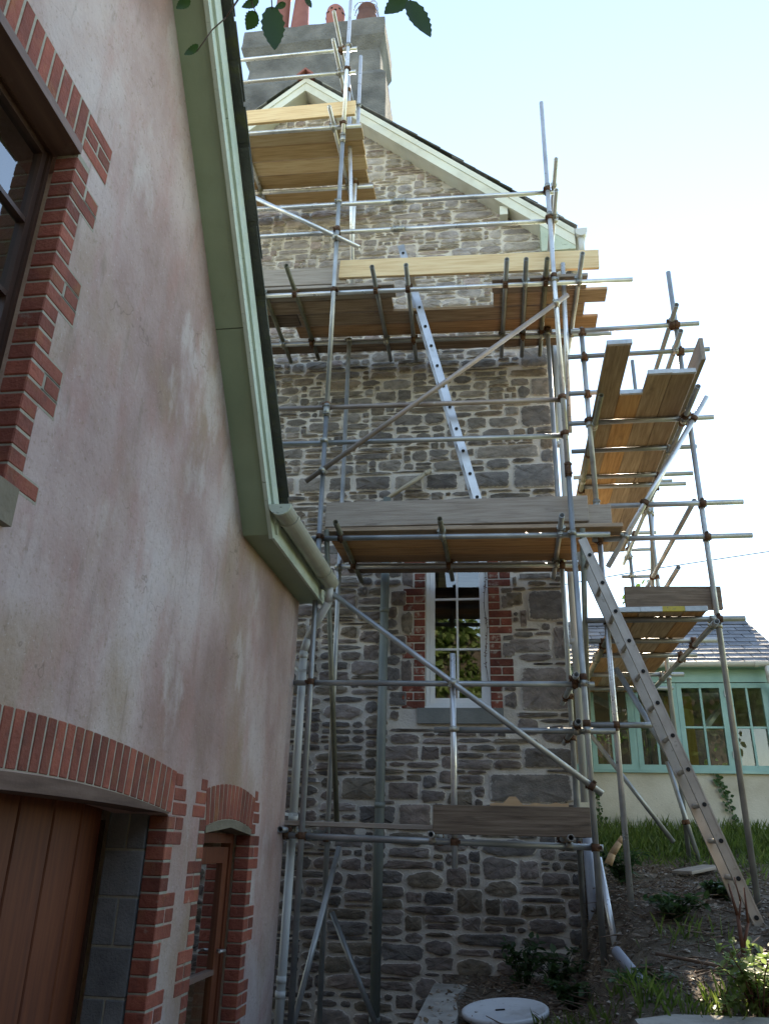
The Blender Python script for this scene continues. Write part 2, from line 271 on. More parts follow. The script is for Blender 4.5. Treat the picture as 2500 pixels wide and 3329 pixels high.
def empty(name, loc, label=None, cat=None, group=None):
    o = bpy.data.objects.new(name, None); o.empty_display_size = 0.2
    link(o, None, V(loc)); tag(o, label, cat, group); return o

def tag(o, label=None, cat=None, group=None, kind=None):
    if label: o['label'] = label
    if cat: o['category'] = cat
    if group: o['group'] = group
    if kind: o['kind'] = kind
    return o

def basis(d):
    d = V(d).normalized()
    a = V((0, 0, 1)) if abs(d.z) < 0.9 else V((1, 0, 0))
    u = d.cross(a).normalized(); return d, u, d.cross(u).normalized()

class MB:
    def __init__(s): s.v = []; s.f = []; s.s = []
    def add(s, vs, fs, smooth=False):
        k = len(s.v); s.v += [V(x) for x in vs]
        for f in fs: s.f.append([i + k for i in f]); s.s.append(smooth)
        return s
    def box(s, lo, hi):
        x0, y0, z0 = lo; x1, y1, z1 = hi
        return s.add([(x0, y0, z0), (x1, y0, z0), (x1, y1, z0), (x0, y1, z0), (x0, y0, z1), (x1, y0, z1), (x1, y1, z1), (x0, y1, z1)],
                     [(0, 3, 2, 1), (4, 5, 6, 7), (0, 1, 5, 4), (1, 2, 6, 5), (2, 3, 7, 6), (3, 0, 4, 7)])
    def beam(s, a, b, wd, ht, up=V((0, 0, 1))):
        a = V(a); b = V(b); d = (b - a).normalized(); sd_ = d.cross(up).normalized(); u = sd_.cross(d).normalized()
        vs_ = [p + sd_ * (i * wd / 2) + u * (j * ht / 2) for p in (a, b) for (i, j) in ((-1, -1), (1, -1), (1, 1), (-1, 1))]
        return s.add(vs_, [(0, 1, 2, 3), (7, 6, 5, 4), (0, 4, 5, 1), (1, 5, 6, 2), (2, 6, 7, 3), (3, 7, 4, 0)])
    def cyl(s, a, b, r, n=12, r2=None, caps=True):
        a = V(a); b = V(b); d, u, v = basis(b - a); r2 = r if r2 is None else r2
        ring = [(math.cos(2 * math.pi * i / n), math.sin(2 * math.pi * i / n)) for i in range(n)]
        vs_ = [a + u * c * r + v * q * r for c, q in ring] + [b + u * c * r2 + v * q * r2 for c, q in ring]
        s.add(vs_, [(i, (i + 1) % n, n + (i + 1) % n, n + i) for i in range(n)], True)
        if caps:
            k = len(s.v) - 2 * n
            s.f.append([k + i for i in reversed(range(n))]); s.s.append(False)
            s.f.append([k + n + i for i in range(n)]); s.s.append(False)
        return s
    def hollow(s, a, b, r, ri, n=16):
        a = V(a); b = V(b); d, u, v = basis(b - a)
        ring = [(math.cos(2 * math.pi * i / n), math.sin(2 * math.pi * i / n)) for i in range(n)]
        vs_ = []
        for p, rr in ((a, r), (b, r), (a, ri), (b, ri)): vs_ += [p + u * c * rr + v * q * rr for c, q in ring]
        k = len(s.v)
        s.add(vs_, [])
        for i in range(n):
            j = (i + 1) % n
            s.f.append([k + i, k + j, k + n + j, k + n + i]); s.s.append(True)
            s.f.append([k + 2 * n + j, k + 2 * n + i, k + 3 * n + i, k + 3 * n + j]); s.s.append(True)
            s.f.append([k + j, k + i, k + 2 * n + i, k + 2 * n + j]); s.s.append(False)
            s.f.append([k + n + i, k + n + j, k + 3 * n + j, k + 3 * n + i]); s.s.append(False)
        return s
    def path(s, pts, r, n=10):
        for i in range(len(pts) - 1):
            ri = r[i] if isinstance(r, (list, tuple)) else r; rj = r[i + 1] if isinstance(r, (list, tuple)) else r
            s.cyl(pts[i], pts[i + 1], ri, n, rj)
        return s
    def prism(s, poly, axis, lo, hi):
        """extrude a 2-D polygon along an axis; poly holds the two other coordinates in order"""
        def p3(p, h): return (h, p[0], p[1]) if axis == 'x' else ((p[0], h, p[1]) if axis == 'y' else (p[0], p[1], h))
        n = len(poly); k = len(s.v)
        s.v += [V(p3(p, lo)) for p in poly] + [V(p3(p, hi)) for p in poly]
        for t in geometry.tessellate_polygon([[V((p[0], p[1], 0)) for p in poly]]):
            s.f.append([k + t[0], k + t[1], k + t[2]]); s.s.append(False)
            s.f.append([k + n + t[2], k + n + t[1], k + n + t[0]]); s.s.append(False)
        for i in range(n):
            j = (i + 1) % n
            s.f.append([k + i, k + j, k + n + j, k + n + i]); s.s.append(False)
        return s
    def leaf(s, base, d, nrm, ln, wd, fold=0.25):
        d = V(d).normalized(); sd_ = d.cross(V(nrm)); sd_ = sd_.normalized() if sd_.length > 1e-4 else V((1, 0, 0)); up = sd_.cross(d)
        b = V(base)
        vs_ = [b, b + d * ln * 0.35 + sd_ * wd / 2 + up * wd * fold, b + d * ln * 0.75 + sd_ * wd * 0.34 + up * wd * fold * .6, b + d * ln,
               b + d * ln * 0.75 - sd_ * wd * 0.34 + up * wd * fold * .6, b + d * ln * 0.35 - sd_ * wd / 2 + up * wd * fold]
        return s.add(vs_, [(0, 1, 2, 3), (0, 3, 4, 5)])
    def mesh(s, name, recalc=True, origin=V((0, 0, 0))):
        me = bpy.data.meshes.new(name)
        me.from_pydata([tuple(p - origin) for p in s.v], [], s.f)
        me.polygons.foreach_set('use_smooth', s.s)
        if recalc:
            bm = bmesh.new(); bm.from_mesh(me); bmesh.ops.recalc_face_normals(bm, faces=bm.faces); bm.to_mesh(me); bm.free()
        me.update(); return me
    def build(s, name, m, parent=None, recalc=True, loc=None):
        if loc is None:
            if parent is not None: loc = WLOC[parent.name]
            else:
                lo = V((min(p.x for p in s.v), min(p.y for p in s.v), min(p.z for p in s.v))); hi = V((max(p.x for p in s.v), max(p.y for p in s.v), max(p.z for p in s.v)))
                loc = V(((lo.x + hi.x) / 2, (lo.y + hi.y) / 2, lo.z))
        me = s.mesh(name, recalc, V(loc)); me.materials.append(M[m] if isinstance(m, str) else m)
        return link(bpy.data.objects.new(name, me), parent, V(loc))

BOXC = {}
def bevmesh(name, dims, bev=0.005, seg=1):
    key = (name, tuple(round(d, 4) for d in dims), bev)
    if key not in BOXC:
        bm = bmesh.new(); bmesh.ops.create_cube(bm, size=1.0)
        for v_ in bm.verts: v_.co = V((v_.co.x * dims[0], v_.co.y * dims[1], v_.co.z * dims[2]))
        if bev: bmesh.ops.bevel(bm, geom=list(bm.edges), offset=bev, segments=seg, affect='EDGES', profile=0.6)
        me = bpy.data.meshes.new(name); bm.to_mesh(me); bm.free(); BOXC[key] = me
    return BOXC[key]

def piece(name, dims, loc, m, parent=None, rot=(0, 0, 0), bev=0.005):
    me = bevmesh(name + '_' + (m if isinstance(m, str) else m.name), dims, bev)
    if not me.materials: me.materials.append(M[m] if isinstance(m, str) else m)
    o = bpy.data.objects.new(name, me); link(o, parent, V(loc)); o.rotation_euler = rot; return o

def board(name, a, b, wd, th, m, parent=None, roll=0.0, bev=0.004, label=None, cat=None, group=None):
    """a board from a to b (centre line); local x is its length so that the grain runs along it"""
    a = V(a); b = V(b); d = (b - a); ln = d.length; d.normalize()
    o = piece(name, (ln, wd, th), (a + b) / 2, m, parent, bev=bev)
    q = d.to_track_quat('X', 'Z'); o.rotation_euler = (q @ Matrix.Rotation(roll, 3, 'X').to_quaternion()).to_euler()
    return tag(o, label, cat, group)

def panel(name, plane_axis, pos, outer, holes, m, parent, thick):
    """flat wall with real openings; returned as one mesh with depth"""
    polys = [outer] + holes
    tris = geometry.tessellate_polygon([[V((p[0], p[1], 0)) for p in q] for q in polys])
    flat = [p for q in polys for p in q]; mb = MB(); n = len(flat)
    def p3(p, h): return (h, p[0], p[1]) if plane_axis == 'x' else (p[0], h, p[1])
    mb.v = [V(p3(p, pos)) for p in flat] + [V(p3(p, pos + thick)) for p in flat]
    for t in tris:
        mb.f.append(list(t)); mb.s.append(False); mb.f.append([i + n for i in reversed(t)]); mb.s.append(False)
    k = 0
    for q in polys:
        for i in range(len(q)):
            j = (i + 1) % len(q); mb.f.append([k + i, k + j, n + k + j, n + k + i]); mb.s.append(False)
        k += len(q)
    return mb.build(name, m, parent)

def pix(px, py, Y):
    """world point on the vertical plane at distance Y seen at a photo position (used to read off real positions)"""
    r = CR * ((px - 1250) / FPX) + CU * (-(py - 1664.5) / FPX) - CB
    return r * (Y / r.y)

def ip(tab, x):
    if x <= tab[0][0]: return tab[0][1]
    for (a, b), (c, d) in zip(tab, tab[1:]):
        if x <= c: return b + (d - b) * (x - a) / (c - a)
    return tab[-1][1]
def sst(a, b, x):
    t = max(0.0, min(1.0, (x - a) / (b - a))); return t * t * (3 - 2 * t)

# ------------------------------------------------------------------ ground
BANK = [(-60, -1.6), (2.5, -1.45), (3.6, -0.98), (4.3, -0.85), (5.2, -0.80), (6.0, -0.62), (7.0, -0.37), (9.3, -0.10), (10.6, 0.22), (13, 0.35), (40, 0.6), (400, 2)]
def zg(x, y):
    low = -1.06 if x > -0.55 else -1.6
    if y < 3.2 and x > -0.55: low = -1.6 + (0.54) * sst(2.4, 3.6, y)
    t = sst(0.42, 1.0, x) if y > 5.6 else sst(0.30 , 0.75, x)
    z = low + (ip(BANK, y) - low) * t
    if y > 8.3 and x < 0.8: z = min(z, -1.2)
    n = mnoise.noise(V((x * 2.1, y * 2.1, 0))) * 0.05 + mnoise.noise(V((x * 6, y * 6, 3))) * 0.025
    return z + n * (1 if x > -0.5 else 0.3) * (0.4 if y > 14 else 1)
mb = MB()
xs = [-400, -150, -60, -25, -10, -5, -3] + [-2 + 0.1 * i for i in range(64)] + [4.6, 5, 6, 8, 12, 25, 60, 150, 400]
ys = [-400, -150, -60, -25, -10, -4, -1, 0.5, 1.5, 2.2] + [2.6 + 0.1 * i for i in range(92)] + [12, 12.5, 13, 14, 16, 20, 30, 60, 150, 400]
nx = len(xs)
mb.v = [V((x, y, zg(x, y))) for y in ys for x in xs]
for j in range(len(ys) - 1):
    for i in range(nx - 1):
        mb.f.append([j * nx + i, j * nx + i + 1, (j + 1) * nx + i + 1, (j + 1) * nx + i]); mb.s.append(True)
gro = tag(mb.build('ground', 'soil', recalc=False, loc=V((0, 0, 0))), kind='structure')
gro.data.materials.append(M['gravel']); gro.data.materials.append(M['lawn'])
for f in gro.data.polygons:
    c = f.center
    if -8 < c.x < 3.3 and -3.5 < c.y < 4.6 or (c.x < -.6 and c.y < 9): f.material_index = 1
    elif c.x > 4.5 or c.x < -9 or c.y < -5 or c.y > 13: f.material_index = 2

# =================================================================== STONE HOUSE
rng = random.Random(11)
APX, SLOPE = -2.49, 0.883                       # roof apex and fall
YW = 8.20                                       # outer face of the gable wall
XR, XL = 0.71, -5.69
def roofz(x): return 10.26 - SLOPE * abs(x - APX)   # top of the bargeboard
SH = empty('stone_house', (APX, 12.5, -1.6), 'tall grey stone house with gable end wrapped in scaffolding', 'house')
WX0, WX1, WZ0, WZ1 = -0.755, -0.085, 1.29, 2.99     # window opening in the gable
gz = lambda x: roofz(x) - 0.20
panel('wall', 'y', YW, [(XL, -1.7), (XR, -1.7), (XR, gz(XR)), (APX, gz(APX)), (XL, gz(XL))],
      [[(WX0, WZ0), (WX1, WZ0), (WX1, WZ1), (WX0, WZ1)]], 'mortar', SH, 0.5)
mb = MB(); mb.box((XR - 0.4, YW + 0.5, -1.7), (XR, 17, 6.75)); mb.build('side_wall', 'mortar', SH)
mb = MB(); mb.box((XL, YW + 0.5, -1.7), (XL + 0.4, 17, 6.75)); mb.build('side_wall', 'mortar', SH)
mb = MB(); mb.prism([(XL, -1.7), (XR, -1.7), (XR, gz(XR)), (APX, gz(APX)), (XL, gz(XL))], 'y', 17, 17.4); mb.build('rear_wall', 'mortar', SH)
mb = MB(); mb.box((XL + .42, YW + 0.52, 0.0), (XR - .42, 16.9, 0.12)); mb.build('floor', 'brown_wood', SH)
mb = MB(); mb.box((XL + .42, YW + 0.52, 3.3), (XR - .42, 16.9, 3.4)); mb.build('upper_floor', 'brown_wood', SH)

# --- rubble stones
BIG = [(1642, 1923, 1701, 1973), (1716, 1919, 1835, 2024), (1653, 2075, 1794, 2125), (1694, 2165, 1850, 2316), (1799, 2035, 1848, 2147), (1689, 1981, 1714, 2042), (1683, 1862, 1795, 1888),
       (1266, 1919, 1325, 1973), (1263, 2065, 1327, 2132), (1261, 2246, 1327, 2298), (910, 1552, 962, 1609), (967, 1550, 1062, 1604), (1066, 1550, 1145, 1600), (1152, 1546, 1274, 1598),
       (1281, 1543, 1378, 1595), (1383, 1537, 1491, 1595), (1539, 1531, 1658, 1591), (1668, 1502, 1818, 1591), (1542, 1442, 1754, 1495), (1691, 1313, 1809, 1392), (1691, 1127, 1790, 1200),
       (1586, 2515, 1866, 2612), (1163, 2618, 1290, 2680), (1293, 2612, 1407, 2690), (1106, 2526, 1228, 2602), (1258, 2542, 1366, 2602), (1485, 2518, 1577, 2553), (1480, 2889, 1572, 2970),
       (1700, 2430, 1862, 2500), (1725, 1225, 1800, 1290)]
def prect(r, Y):
    a = pix(r[0], r[3], Y); b = pix(r[2], r[1], Y); return [a.x, a.z, b.x, b.z]
big = [prect(r, YW) for r in BIG]
for q in big: q[2] = min(q[2], XR - 0.005)
EXC = [(WX0 - 0.245, WZ0 - 0.19, WX1 + 0.245, WZ1 + 0.3)]
tooth = []
for k in range(0, 20):                          # stones bonded into the gaps of the toothed brick jambs
    if k % 6 == 0: tooth.append([WX1 + .122, WZ0 + .005 + k * .0855, WX1 + .27, WZ0 + k * .0855 + .165]); tooth.append([WX1 + .122, WZ0 + k * .0855 + .17, WX1 + .262, WZ0 + k * .0855 + .25])
    if k % 6 == 3 and k < 19: tooth.append([WX0 - .262, WZ0 + .005 + k * .0855, WX0 - .122, WZ0 + k * .0855 + .25])
rects = []
RES = 0.02; x0s = -4.1; NC = int((XR - x0s) / RES); H = [-1.65] * NC
while True:
    lo = min(H); i0 = H.index(lo)
    if lo > 10.2: break
    i1 = i0
    while i1 < NC and H[i1] <= lo + 0.012: i1 += 1
    run = i1 - i0
    zc = lo
    wsc = 1.15 if zc < 2.6 else 1.0
    wdt = int(rng.choice([0.10, 0.16, 0.22, 0.28, 0.34, 0.40, 0.48]) * wsc * rng.uniform(0.85, 1.2) / RES)
    h = rng.choice([0.045, 0.06, 0.075, 0.09, 0.105, 0.125, 0.15]) * wsc * rng.uniform(0.9, 1.12)
    if run - wdt < int(0.11 / RES): wdt = run
    if wdt > int(0.62 / RES): wdt = run // 2
    if wdt < int(0.09 / RES):
        nb = [H[i0 - 1] if i0 > 0 else 99, H[i1] if i1 < NC else 99]; top = min(nb); h = min(max(top - lo, 0.03), 0.16)
    else:
        h = min(h, wdt * RES * 0.9)
        for nb in ([H[i0 - 1]] if i0 > 0 else []) + ([H[i1]] if i1 < NC else []):
            if abs(lo + h - nb) < 0.03: h = nb - lo
    for i in range(i0, i0 + wdt): H[i] = lo + h
    rects.append([x0s + i0 * RES, lo, x0s + (i0 + wdt) * RES, lo + h])
def trim(r, ex, pad=0.0):
    a, b, c, d = r; e, f, g, h_ = ex[0] - pad, ex[1] - pad, ex[2] + pad, ex[3] + pad
    if c <= e or a >= g or d <= f or b >= h_: return r
    opts = [[a, b, min(c, e), d], [max(a, g), b, c, d], [a, b, c, min(d, f)], [a, max(b, h_), c, d]]
    opts = [o for o in opts if o[2] - o[0] > 0.06 and o[3] - o[1] > 0.03]
    return max(opts, key=lambda o: (o[2] - o[0]) * (o[3] - o[1])) if opts else None
fin = []
for r in rects:
    if r[1] > gz((r[0] + r[2]) / 2) + 0.02: continue
    for ex in big + [list(e) for e in EXC]:
        r = trim(r, ex)
        if r is None: break
    if r: fin.append((r, False))
fin += [(q, True) for q in big] + [(q, False) for q in tooth if q[3] < WZ1 + .05]
PAL_UP = [(0.39, 0.35, 0.335), (0.44, 0.405, 0.385), (0.35, 0.32, 0.315), (0.39, 0.32, 0.30), (0.42, 0.385, 0.35)]  # upper stones paler: lime wash plus open-sky brightness put into the colour
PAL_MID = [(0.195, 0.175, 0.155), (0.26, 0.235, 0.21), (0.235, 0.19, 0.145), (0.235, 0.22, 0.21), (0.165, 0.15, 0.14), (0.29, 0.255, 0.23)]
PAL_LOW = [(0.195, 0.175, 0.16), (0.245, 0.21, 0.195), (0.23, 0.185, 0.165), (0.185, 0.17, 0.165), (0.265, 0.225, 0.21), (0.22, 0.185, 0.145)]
def stone_geo(mb, tones, r, isbig):
    a, b, c, d = r; wd, ht = c - a, d - b
    j = 0.009 if isbig else rng.uniform(0.003, 0.013)
    cx, cz = (a + c) / 2, (b + d) / 2; hw, hh = max(wd / 2 - j, 0.015), max(ht / 2 - j, 0.010)
    n = 24; p = rng.choice([2.3, 2.8, 3.5, 4.5, 6.0]) if not isbig else 9.0
    sk = [rng.uniform(-0.16, 0.16) for _ in range(4)] if not isbig else [rng.uniform(-0.04, 0.04) for _ in range(4)]
    ring = []
    sd_ = rng.uniform(0, 100)
    for i in range(n):
        t = 2 * math.pi * (i + 0.5) / n
        ct, st_ = math.cos(t), math.sin(t)
        # spread samples so that corners are kept
        x = math.copysign(abs(ct) ** (2 / p), ct); z = math.copysign(abs(st_) ** (2 / p), st_)
        jx = 1 + (0.10 * mnoise.noise(V((ct * 2 + sd_, st_ * 2, 0))) + 0.07 * mnoise.noise(V((ct * 6 + sd_, st_ * 6, 1)))) * (0.4 if isbig else 1)
        jz = 1 + (0.30 * mnoise.noise(V((ct * 2.2, st_ * 2.2 + sd_, 5))) + 0.16 * mnoise.noise(V((ct * 7, st_ * 7 + sd_, 2)))) * (0.25 if isbig else 1)
        x *= jx * (1 + sk[0] * z * .5); z *= jz * (1 + sk[1] * x)
        ring.append((cx + x * hw, cz + z * hh))
    pr = rng.uniform(0.008, 0.034) if not isbig else rng.uniform(0.015, 0.035)
    k = len(mb.v); ys_ = YW
    lev = [(1.0, 0.01), (0.985, -pr * 0.55), (0.90, -pr), (0.5, None)]
    for sc_, dy in lev:
        for (x, z) in ring:
            off = dy if dy is not None else -pr + rng.uniform(-0.013, 0.009)
            mb.v.append(V((cx + (x - cx) * sc_, ys_ + off, cz + (z - cz) * sc_)))
    mb.v.append(V((cx, ys_ - pr + rng.uniform(-0.008, 0.004), cz)))
    for q in range(3):
        for i in range(n):
            i2 = (i + 1) % n; mb.f.append([k + q * n + i, k + q * n + i2, k + (q + 1) * n + i2, k + (q + 1) * n + i]); mb.s.append(True)
    for i in range(n):
        mb.f.append([k + 3 * n + i, k + 3 * n + (i + 1) % n, k + 4 * n]); mb.s.append(True)
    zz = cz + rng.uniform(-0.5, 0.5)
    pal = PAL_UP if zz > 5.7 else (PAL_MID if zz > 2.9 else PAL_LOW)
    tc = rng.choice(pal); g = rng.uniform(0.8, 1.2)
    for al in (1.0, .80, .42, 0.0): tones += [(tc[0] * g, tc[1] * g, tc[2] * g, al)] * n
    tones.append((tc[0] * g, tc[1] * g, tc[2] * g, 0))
def settone(me, tones):
    at_ = me.attributes.new('tone', 'FLOAT_COLOR', 'POINT')
    at_.data.foreach_set('color', [c for t in tones for c in t])
def inview(r):
    z = (r[1] + r[3]) / 2; x = (r[0] + r[2]) / 2
    return x > -3.3 and z > -1.3
fin.sort(key=lambda q: -((q[0][2] - q[0][0]) * (q[0][3] - q[0][1])) if inview(q[0]) else 0)
rest = MB(); rt = []
for k, (r, isb) in enumerate(fin):
    if k < 295:
        mb = MB(); tn = []; stone_geo(mb, tn, r, isb)
        c = V(((r[0] + r[2]) / 2, YW, (r[1] + r[3]) / 2))
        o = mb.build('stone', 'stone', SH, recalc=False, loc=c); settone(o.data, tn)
    else: stone_geo(rest, rt, r, isb)
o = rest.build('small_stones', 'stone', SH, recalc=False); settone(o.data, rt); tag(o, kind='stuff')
for o in SH.children:
    if o.name.startswith(('stone', 'small_stones')):
        o.data.flip_normals() if o.data.polygons[0].normal.y > 0 and False else None

# --- brick surround of the window
def brick_jamb(parent, xin, side, z0, z1, m, Y, axis='y', pitch=0.0855, pattern=(0, 0, 0, 1, 2, 1), hh=0.072, short=0.115, long=0.235, depth=0.11, prd=0.004, start=0):
    k = start; z = z0
    while z + hh <= z1 + 0.002:
        p = pattern[k % len(pattern)]
        segs = [(0, short)] if p == 0 else ([(0, long)] if p == 1 else [(0, long / 2 - .006), (long / 2 + .006, long)])
        for (s0, s1) in segs:
            s0 += 0.001; ln = s1 - s0; cc = xin + side * (s0 + ln / 2)
            if axis == 'y': piece('brick', (ln, depth, hh), (cc, Y - prd + depth / 2, z + hh / 2), m, parent, rot=(0, 0, rng.uniform(-.006, .006)))
            else: piece('brick', (depth, ln, hh), (Y + prd - depth / 2, cc, z + hh / 2), m, parent, rot=(0, 0, rng.uniform(-.006, .006)))
        z += pitch; k += 1
brick_jamb(SH, WX1, 1, WZ0 + 0.005, WZ1, 'old_brick', YW - 0.008)
brick_jamb(SH, WX0, -1, WZ0 + 0.005, WZ1, 'old_brick', YW - 0.008, start=3)
for i in range(9):
    piece('brick', (0.072, 0.11, 0.22), (WX0 - 0.01 + 0.085 * i + 0.003, YW + 0.043, WZ1 + 0.13), 'old_brick', SH, rot=(0, (i - 4) * 0.03, 0))
# --- window with casement, bars and panes
WF = MB(); YF = YW + 0.075
def frame_rect(mb, x0, x1, z0, z1, t, ya, yb):
    mb.box((x0, ya, z0), (x0 + t, yb, z1)); mb.box((x1 - t, ya, z0), (x1, yb, z1))
    mb.box((x0 + t, ya, z0), (x1 - t, yb, z0 + t)); mb.box((x0 + t, ya, z1 - t), (x1 - t, yb, z1))
frame_rect(WF, WX0 + 0.004, WX1 - 0.004, WZ0 + 0.03, WZ1, 0.040, YF, YF + 0.09)
win = WF.build('window', 'white_paint', SH, loc=V(((WX0 + WX1) / 2, YF, WZ0)))
mb = MB(); frame_rect(mb, WX0 + 0.046, WX1 - 0.046, WZ0 + 0.073, WZ1 - 0.042, 0.05, YF + 0.012, YF + 0.065); mb.build('casement_frame', 'white_paint', win)
mb = MB(); mb.box((WX0 - 0.005, YW - 0.005, WZ0 + 0.005), (WX1 + 0.005, YF + 0.10, WZ0 + 0.028)); mb.build('timber_sill', 'white_paint', win)
gx0, gx1 = WX0 + 0.096, WX1 - 0.096; xm = (gx0 + gx1) / 2
zb = [pix(1487, 2277, YW + .09).z, pix(1487, 2111, YW + .09).z, pix(1487, 1948, YW + .09).z, WZ1 - 0.09]
mb = MB(); mb.box((xm - 0.011, YF + 0.015, zb[0] - .01), (xm + 0.011, YF + 0.05, zb[3] + .01)); mb.build('glazing_bar', 'white_paint', win)
for z in zb[1:3]:
    mb = MB(); mb.box((gx0 - .005, YF + 0.018, z - 0.011), (gx1 + .005, YF + 0.048, z + 0.011)); mb.build('glazing_bar', 'white_paint', win)
for (xa, xb) in ((gx0, xm), (xm, gx1)):
    for za, zc in zip(zb, zb[1:]):
        tl = rng.uniform(-0.004, 0.004)
        mb = MB(); mb.add([(xa, YF + .03 + tl, za), (xb, YF + .03 - tl, za), (xb, YF + .03 - tl, zc), (xa, YF + .03 + tl, zc)], [(0, 1, 2, 3)]); mb.build('pane', 'glass', win)
mb = MB(); mb.box((-0.83, YW - 0.05, WZ0 - 0.15), (0.035, YW + 0.07, WZ0 + 0.003)); mb.build('stone_sill', 'sill_stone', SH)
# dead creeper stem on the window frame
mb = MB(); pts = []
for i in range(12):
    pts.append(V((WX1 - 0.035 + 0.014 * math.sin(i * 1.3), YW + 0.045, WZ1 - 0.15 - i * 0.12)))
mb.path(pts, 0.003, 5)
for i in range(44):
    t = rng.uniform(0, 10.9); p = pts[int(t)].lerp(pts[int(t) + 1], t % 1)
    mb.leaf(p, (rng.uniform(-1, 0.7), -0.3, rng.uniform(-.6, .6)), (0, -1, 0.2), rng.uniform(.012, .03), 0.010)
tag(mb.build('dead_creeper', 'red_stem', None, loc=pts[-1]), 'thin dead dark creeper clinging to the right side of the white window frame', 'creeper')

# --- roof, bargeboards, slates
RF = MB()
for sgn, xe in ((1, 1.13), (-1, 2 * APX - 1.13)):
    zt = roofz(xe)
    RF.add([(APX, 7.955, roofz(APX) + .002), (xe, 7.955, zt + .002), (xe, 17.4, zt + .002), (APX, 17.4, roofz(APX) + .002),
            (APX, 7.955, roofz(APX) + .014), (xe, 7.955, zt + .014), (xe, 17.4, zt + .014), (APX, 17.4, roofz(APX) + .014)],
           [(0, 3, 2, 1), (4, 5, 6, 7), (0, 1, 5, 4), (1, 2, 6, 5), (2, 3, 7, 6), (3, 0, 4, 7)])
roof = RF.build('roof', 'slate', SH, loc=V((APX, 12.5, 10)))
ang = math.atan(SLOPE); ca, sa = math.cos(ang), math.sin(ang)
for sgn in (1, -1):
    n = 23 if sgn == 1 else 12
    for i in range(n):
        s = 0.06 + i * 0.205
        x = APX + sgn * s * ca; z = 10.26 + 0.016 - s * sa
        for rep in range(2):
            yy = 7.925 + (0.16 if rep == 0 else 0.46) + rng.uniform(-.012, .012)
            piece('slate', (0.40, 0.30, 0.009), (x + sgn * .05, yy, z + .012 + (0.012 if i % 2 else 0.004)), 'verge_slate' if rng.random() < .75 else 'moss_slate', roof,
                  rot=(0, sgn * (ang - 0.03), rng.uniform(-.015, .015)), bev=0)
def slopebox(mb, x0, x1, off0, off1, ya, yb):
    """strip under the roof line between two x, off = depth below the top line"""
    mb.prism([(x0, roofz(x0) - off0), (x1, roofz(x1) - off0), (x1, roofz(x1) - off1), (x0, roofz(x0) - off1)], 'y', ya, yb)
for sgn in (1, -1):
    xe = 1.10 if sgn == 1 else 2 * APX - 1.10
    mb = MB(); slopebox(mb, APX, xe, 0.0, 0.245, 7.95, 7.985)
    bb = mb.build('bargeboard', 'barge_paint', SH)
    mb = MB(); slopebox(mb, APX, xe, -0.002, 0.095, 7.935, 7.9495); mb.build('moulding', 'barge_paint', bb)
    mb = MB(); slopebox(mb, APX, xe, 0.20, 0.232, 7.985, YW + .03); mb.build('soffit', 'barge_paint', SH)
mb = MB(); mb.prism([(0.69, 6.80), (1.10, 6.80), (1.10, roofz(1.10) - .245), (0.69, roofz(.69) - .245)], 'y', 7.957, 8.18); mb.build('eaves_box', 'pale_green', SH)
mb = MB(); mb.box((0.2, 7.99, 7.46), (0.30, 8.2, 7.60)); mb.build('purlin_end', 'barge_paint', SH)
# ridge tile
mb = MB(); mb.prism([(APX - .13, 10.24), (APX, 10.375), (APX + .13, 10.24), (APX + .11, 10.22), (APX, 10.335), (APX - .11, 10.22)], 'y', 7.86, 8.36); mb.build('ridge_tile', 'terracotta', roof)
# --- chimney
CH = MB()
def frus(mb, a, b):
    (x0, x1, y0, y1, z0), (X0, X1, Y0, Y1, z1) = a, b
    mb.add([(x0, y0, z0), (x1, y0, z0), (x1, y1, z0), (x0, y1, z0), (X0, Y0, z1), (X1, Y0, z1), (X1, Y1, z1), (X0, Y1, z1)],
           [(0, 1, 5, 4), (1, 2, 6, 5), (2, 3, 7, 6), (3, 0, 4, 7), (4, 5, 6, 7), (0, 3, 2, 1)])
frus(CH, (-3.80, -1.36, 8.36, 9.30, 8.6), (-3.74, -1.40, 8.38, 9.26, 10.78))
frus(CH, (-3.74, -1.40, 8.38, 9.26, 10.78), (-3.60, -1.50, 8.44, 9.18, 10.92))
frus(CH, (-3.60, -1.50, 8.44, 9.18, 10.92), (-3.58, -1.51, 8.45, 9.17, 11.40))
frus(CH, (-3.58, -1.51, 8.45, 9.17, 11.40), (-3.73, -1.43, 8.36, 9.22, 11.62))
frus(CH, (-3.73, -1.43, 8.36, 9.22, 11.62), (-3.71, -1.44, 8.37, 9.21, 12.0))
frus(CH, (-3.60, -1.54, 8.46, 9.12, 12.0), (-3.58, -1.56, 8.48, 9.10, 12.07))
chim = CH.build('chimney', 'render_grey', SH, loc=V((-2.5, 8.8, 8.6)))
bm = bmesh.new(); bm.from_mesh(chim.data)
bmesh.ops.subdivide_edges(bm, edges=[e for e in bm.edges if e.calc_length() > 0.3], cuts=10, use_grid_fill=True)
for v_ in bm.verts:
    p = v_.co + WLOC[chim.name]; v_.co += V((mnoise.noise(p * 5), mnoise.noise(p * 5 + V((9, 0, 0))), mnoise.noise(p * 5 + V((0, 9, 0))))) * 0.014
bm.to_mesh(chim.data); bm.free()
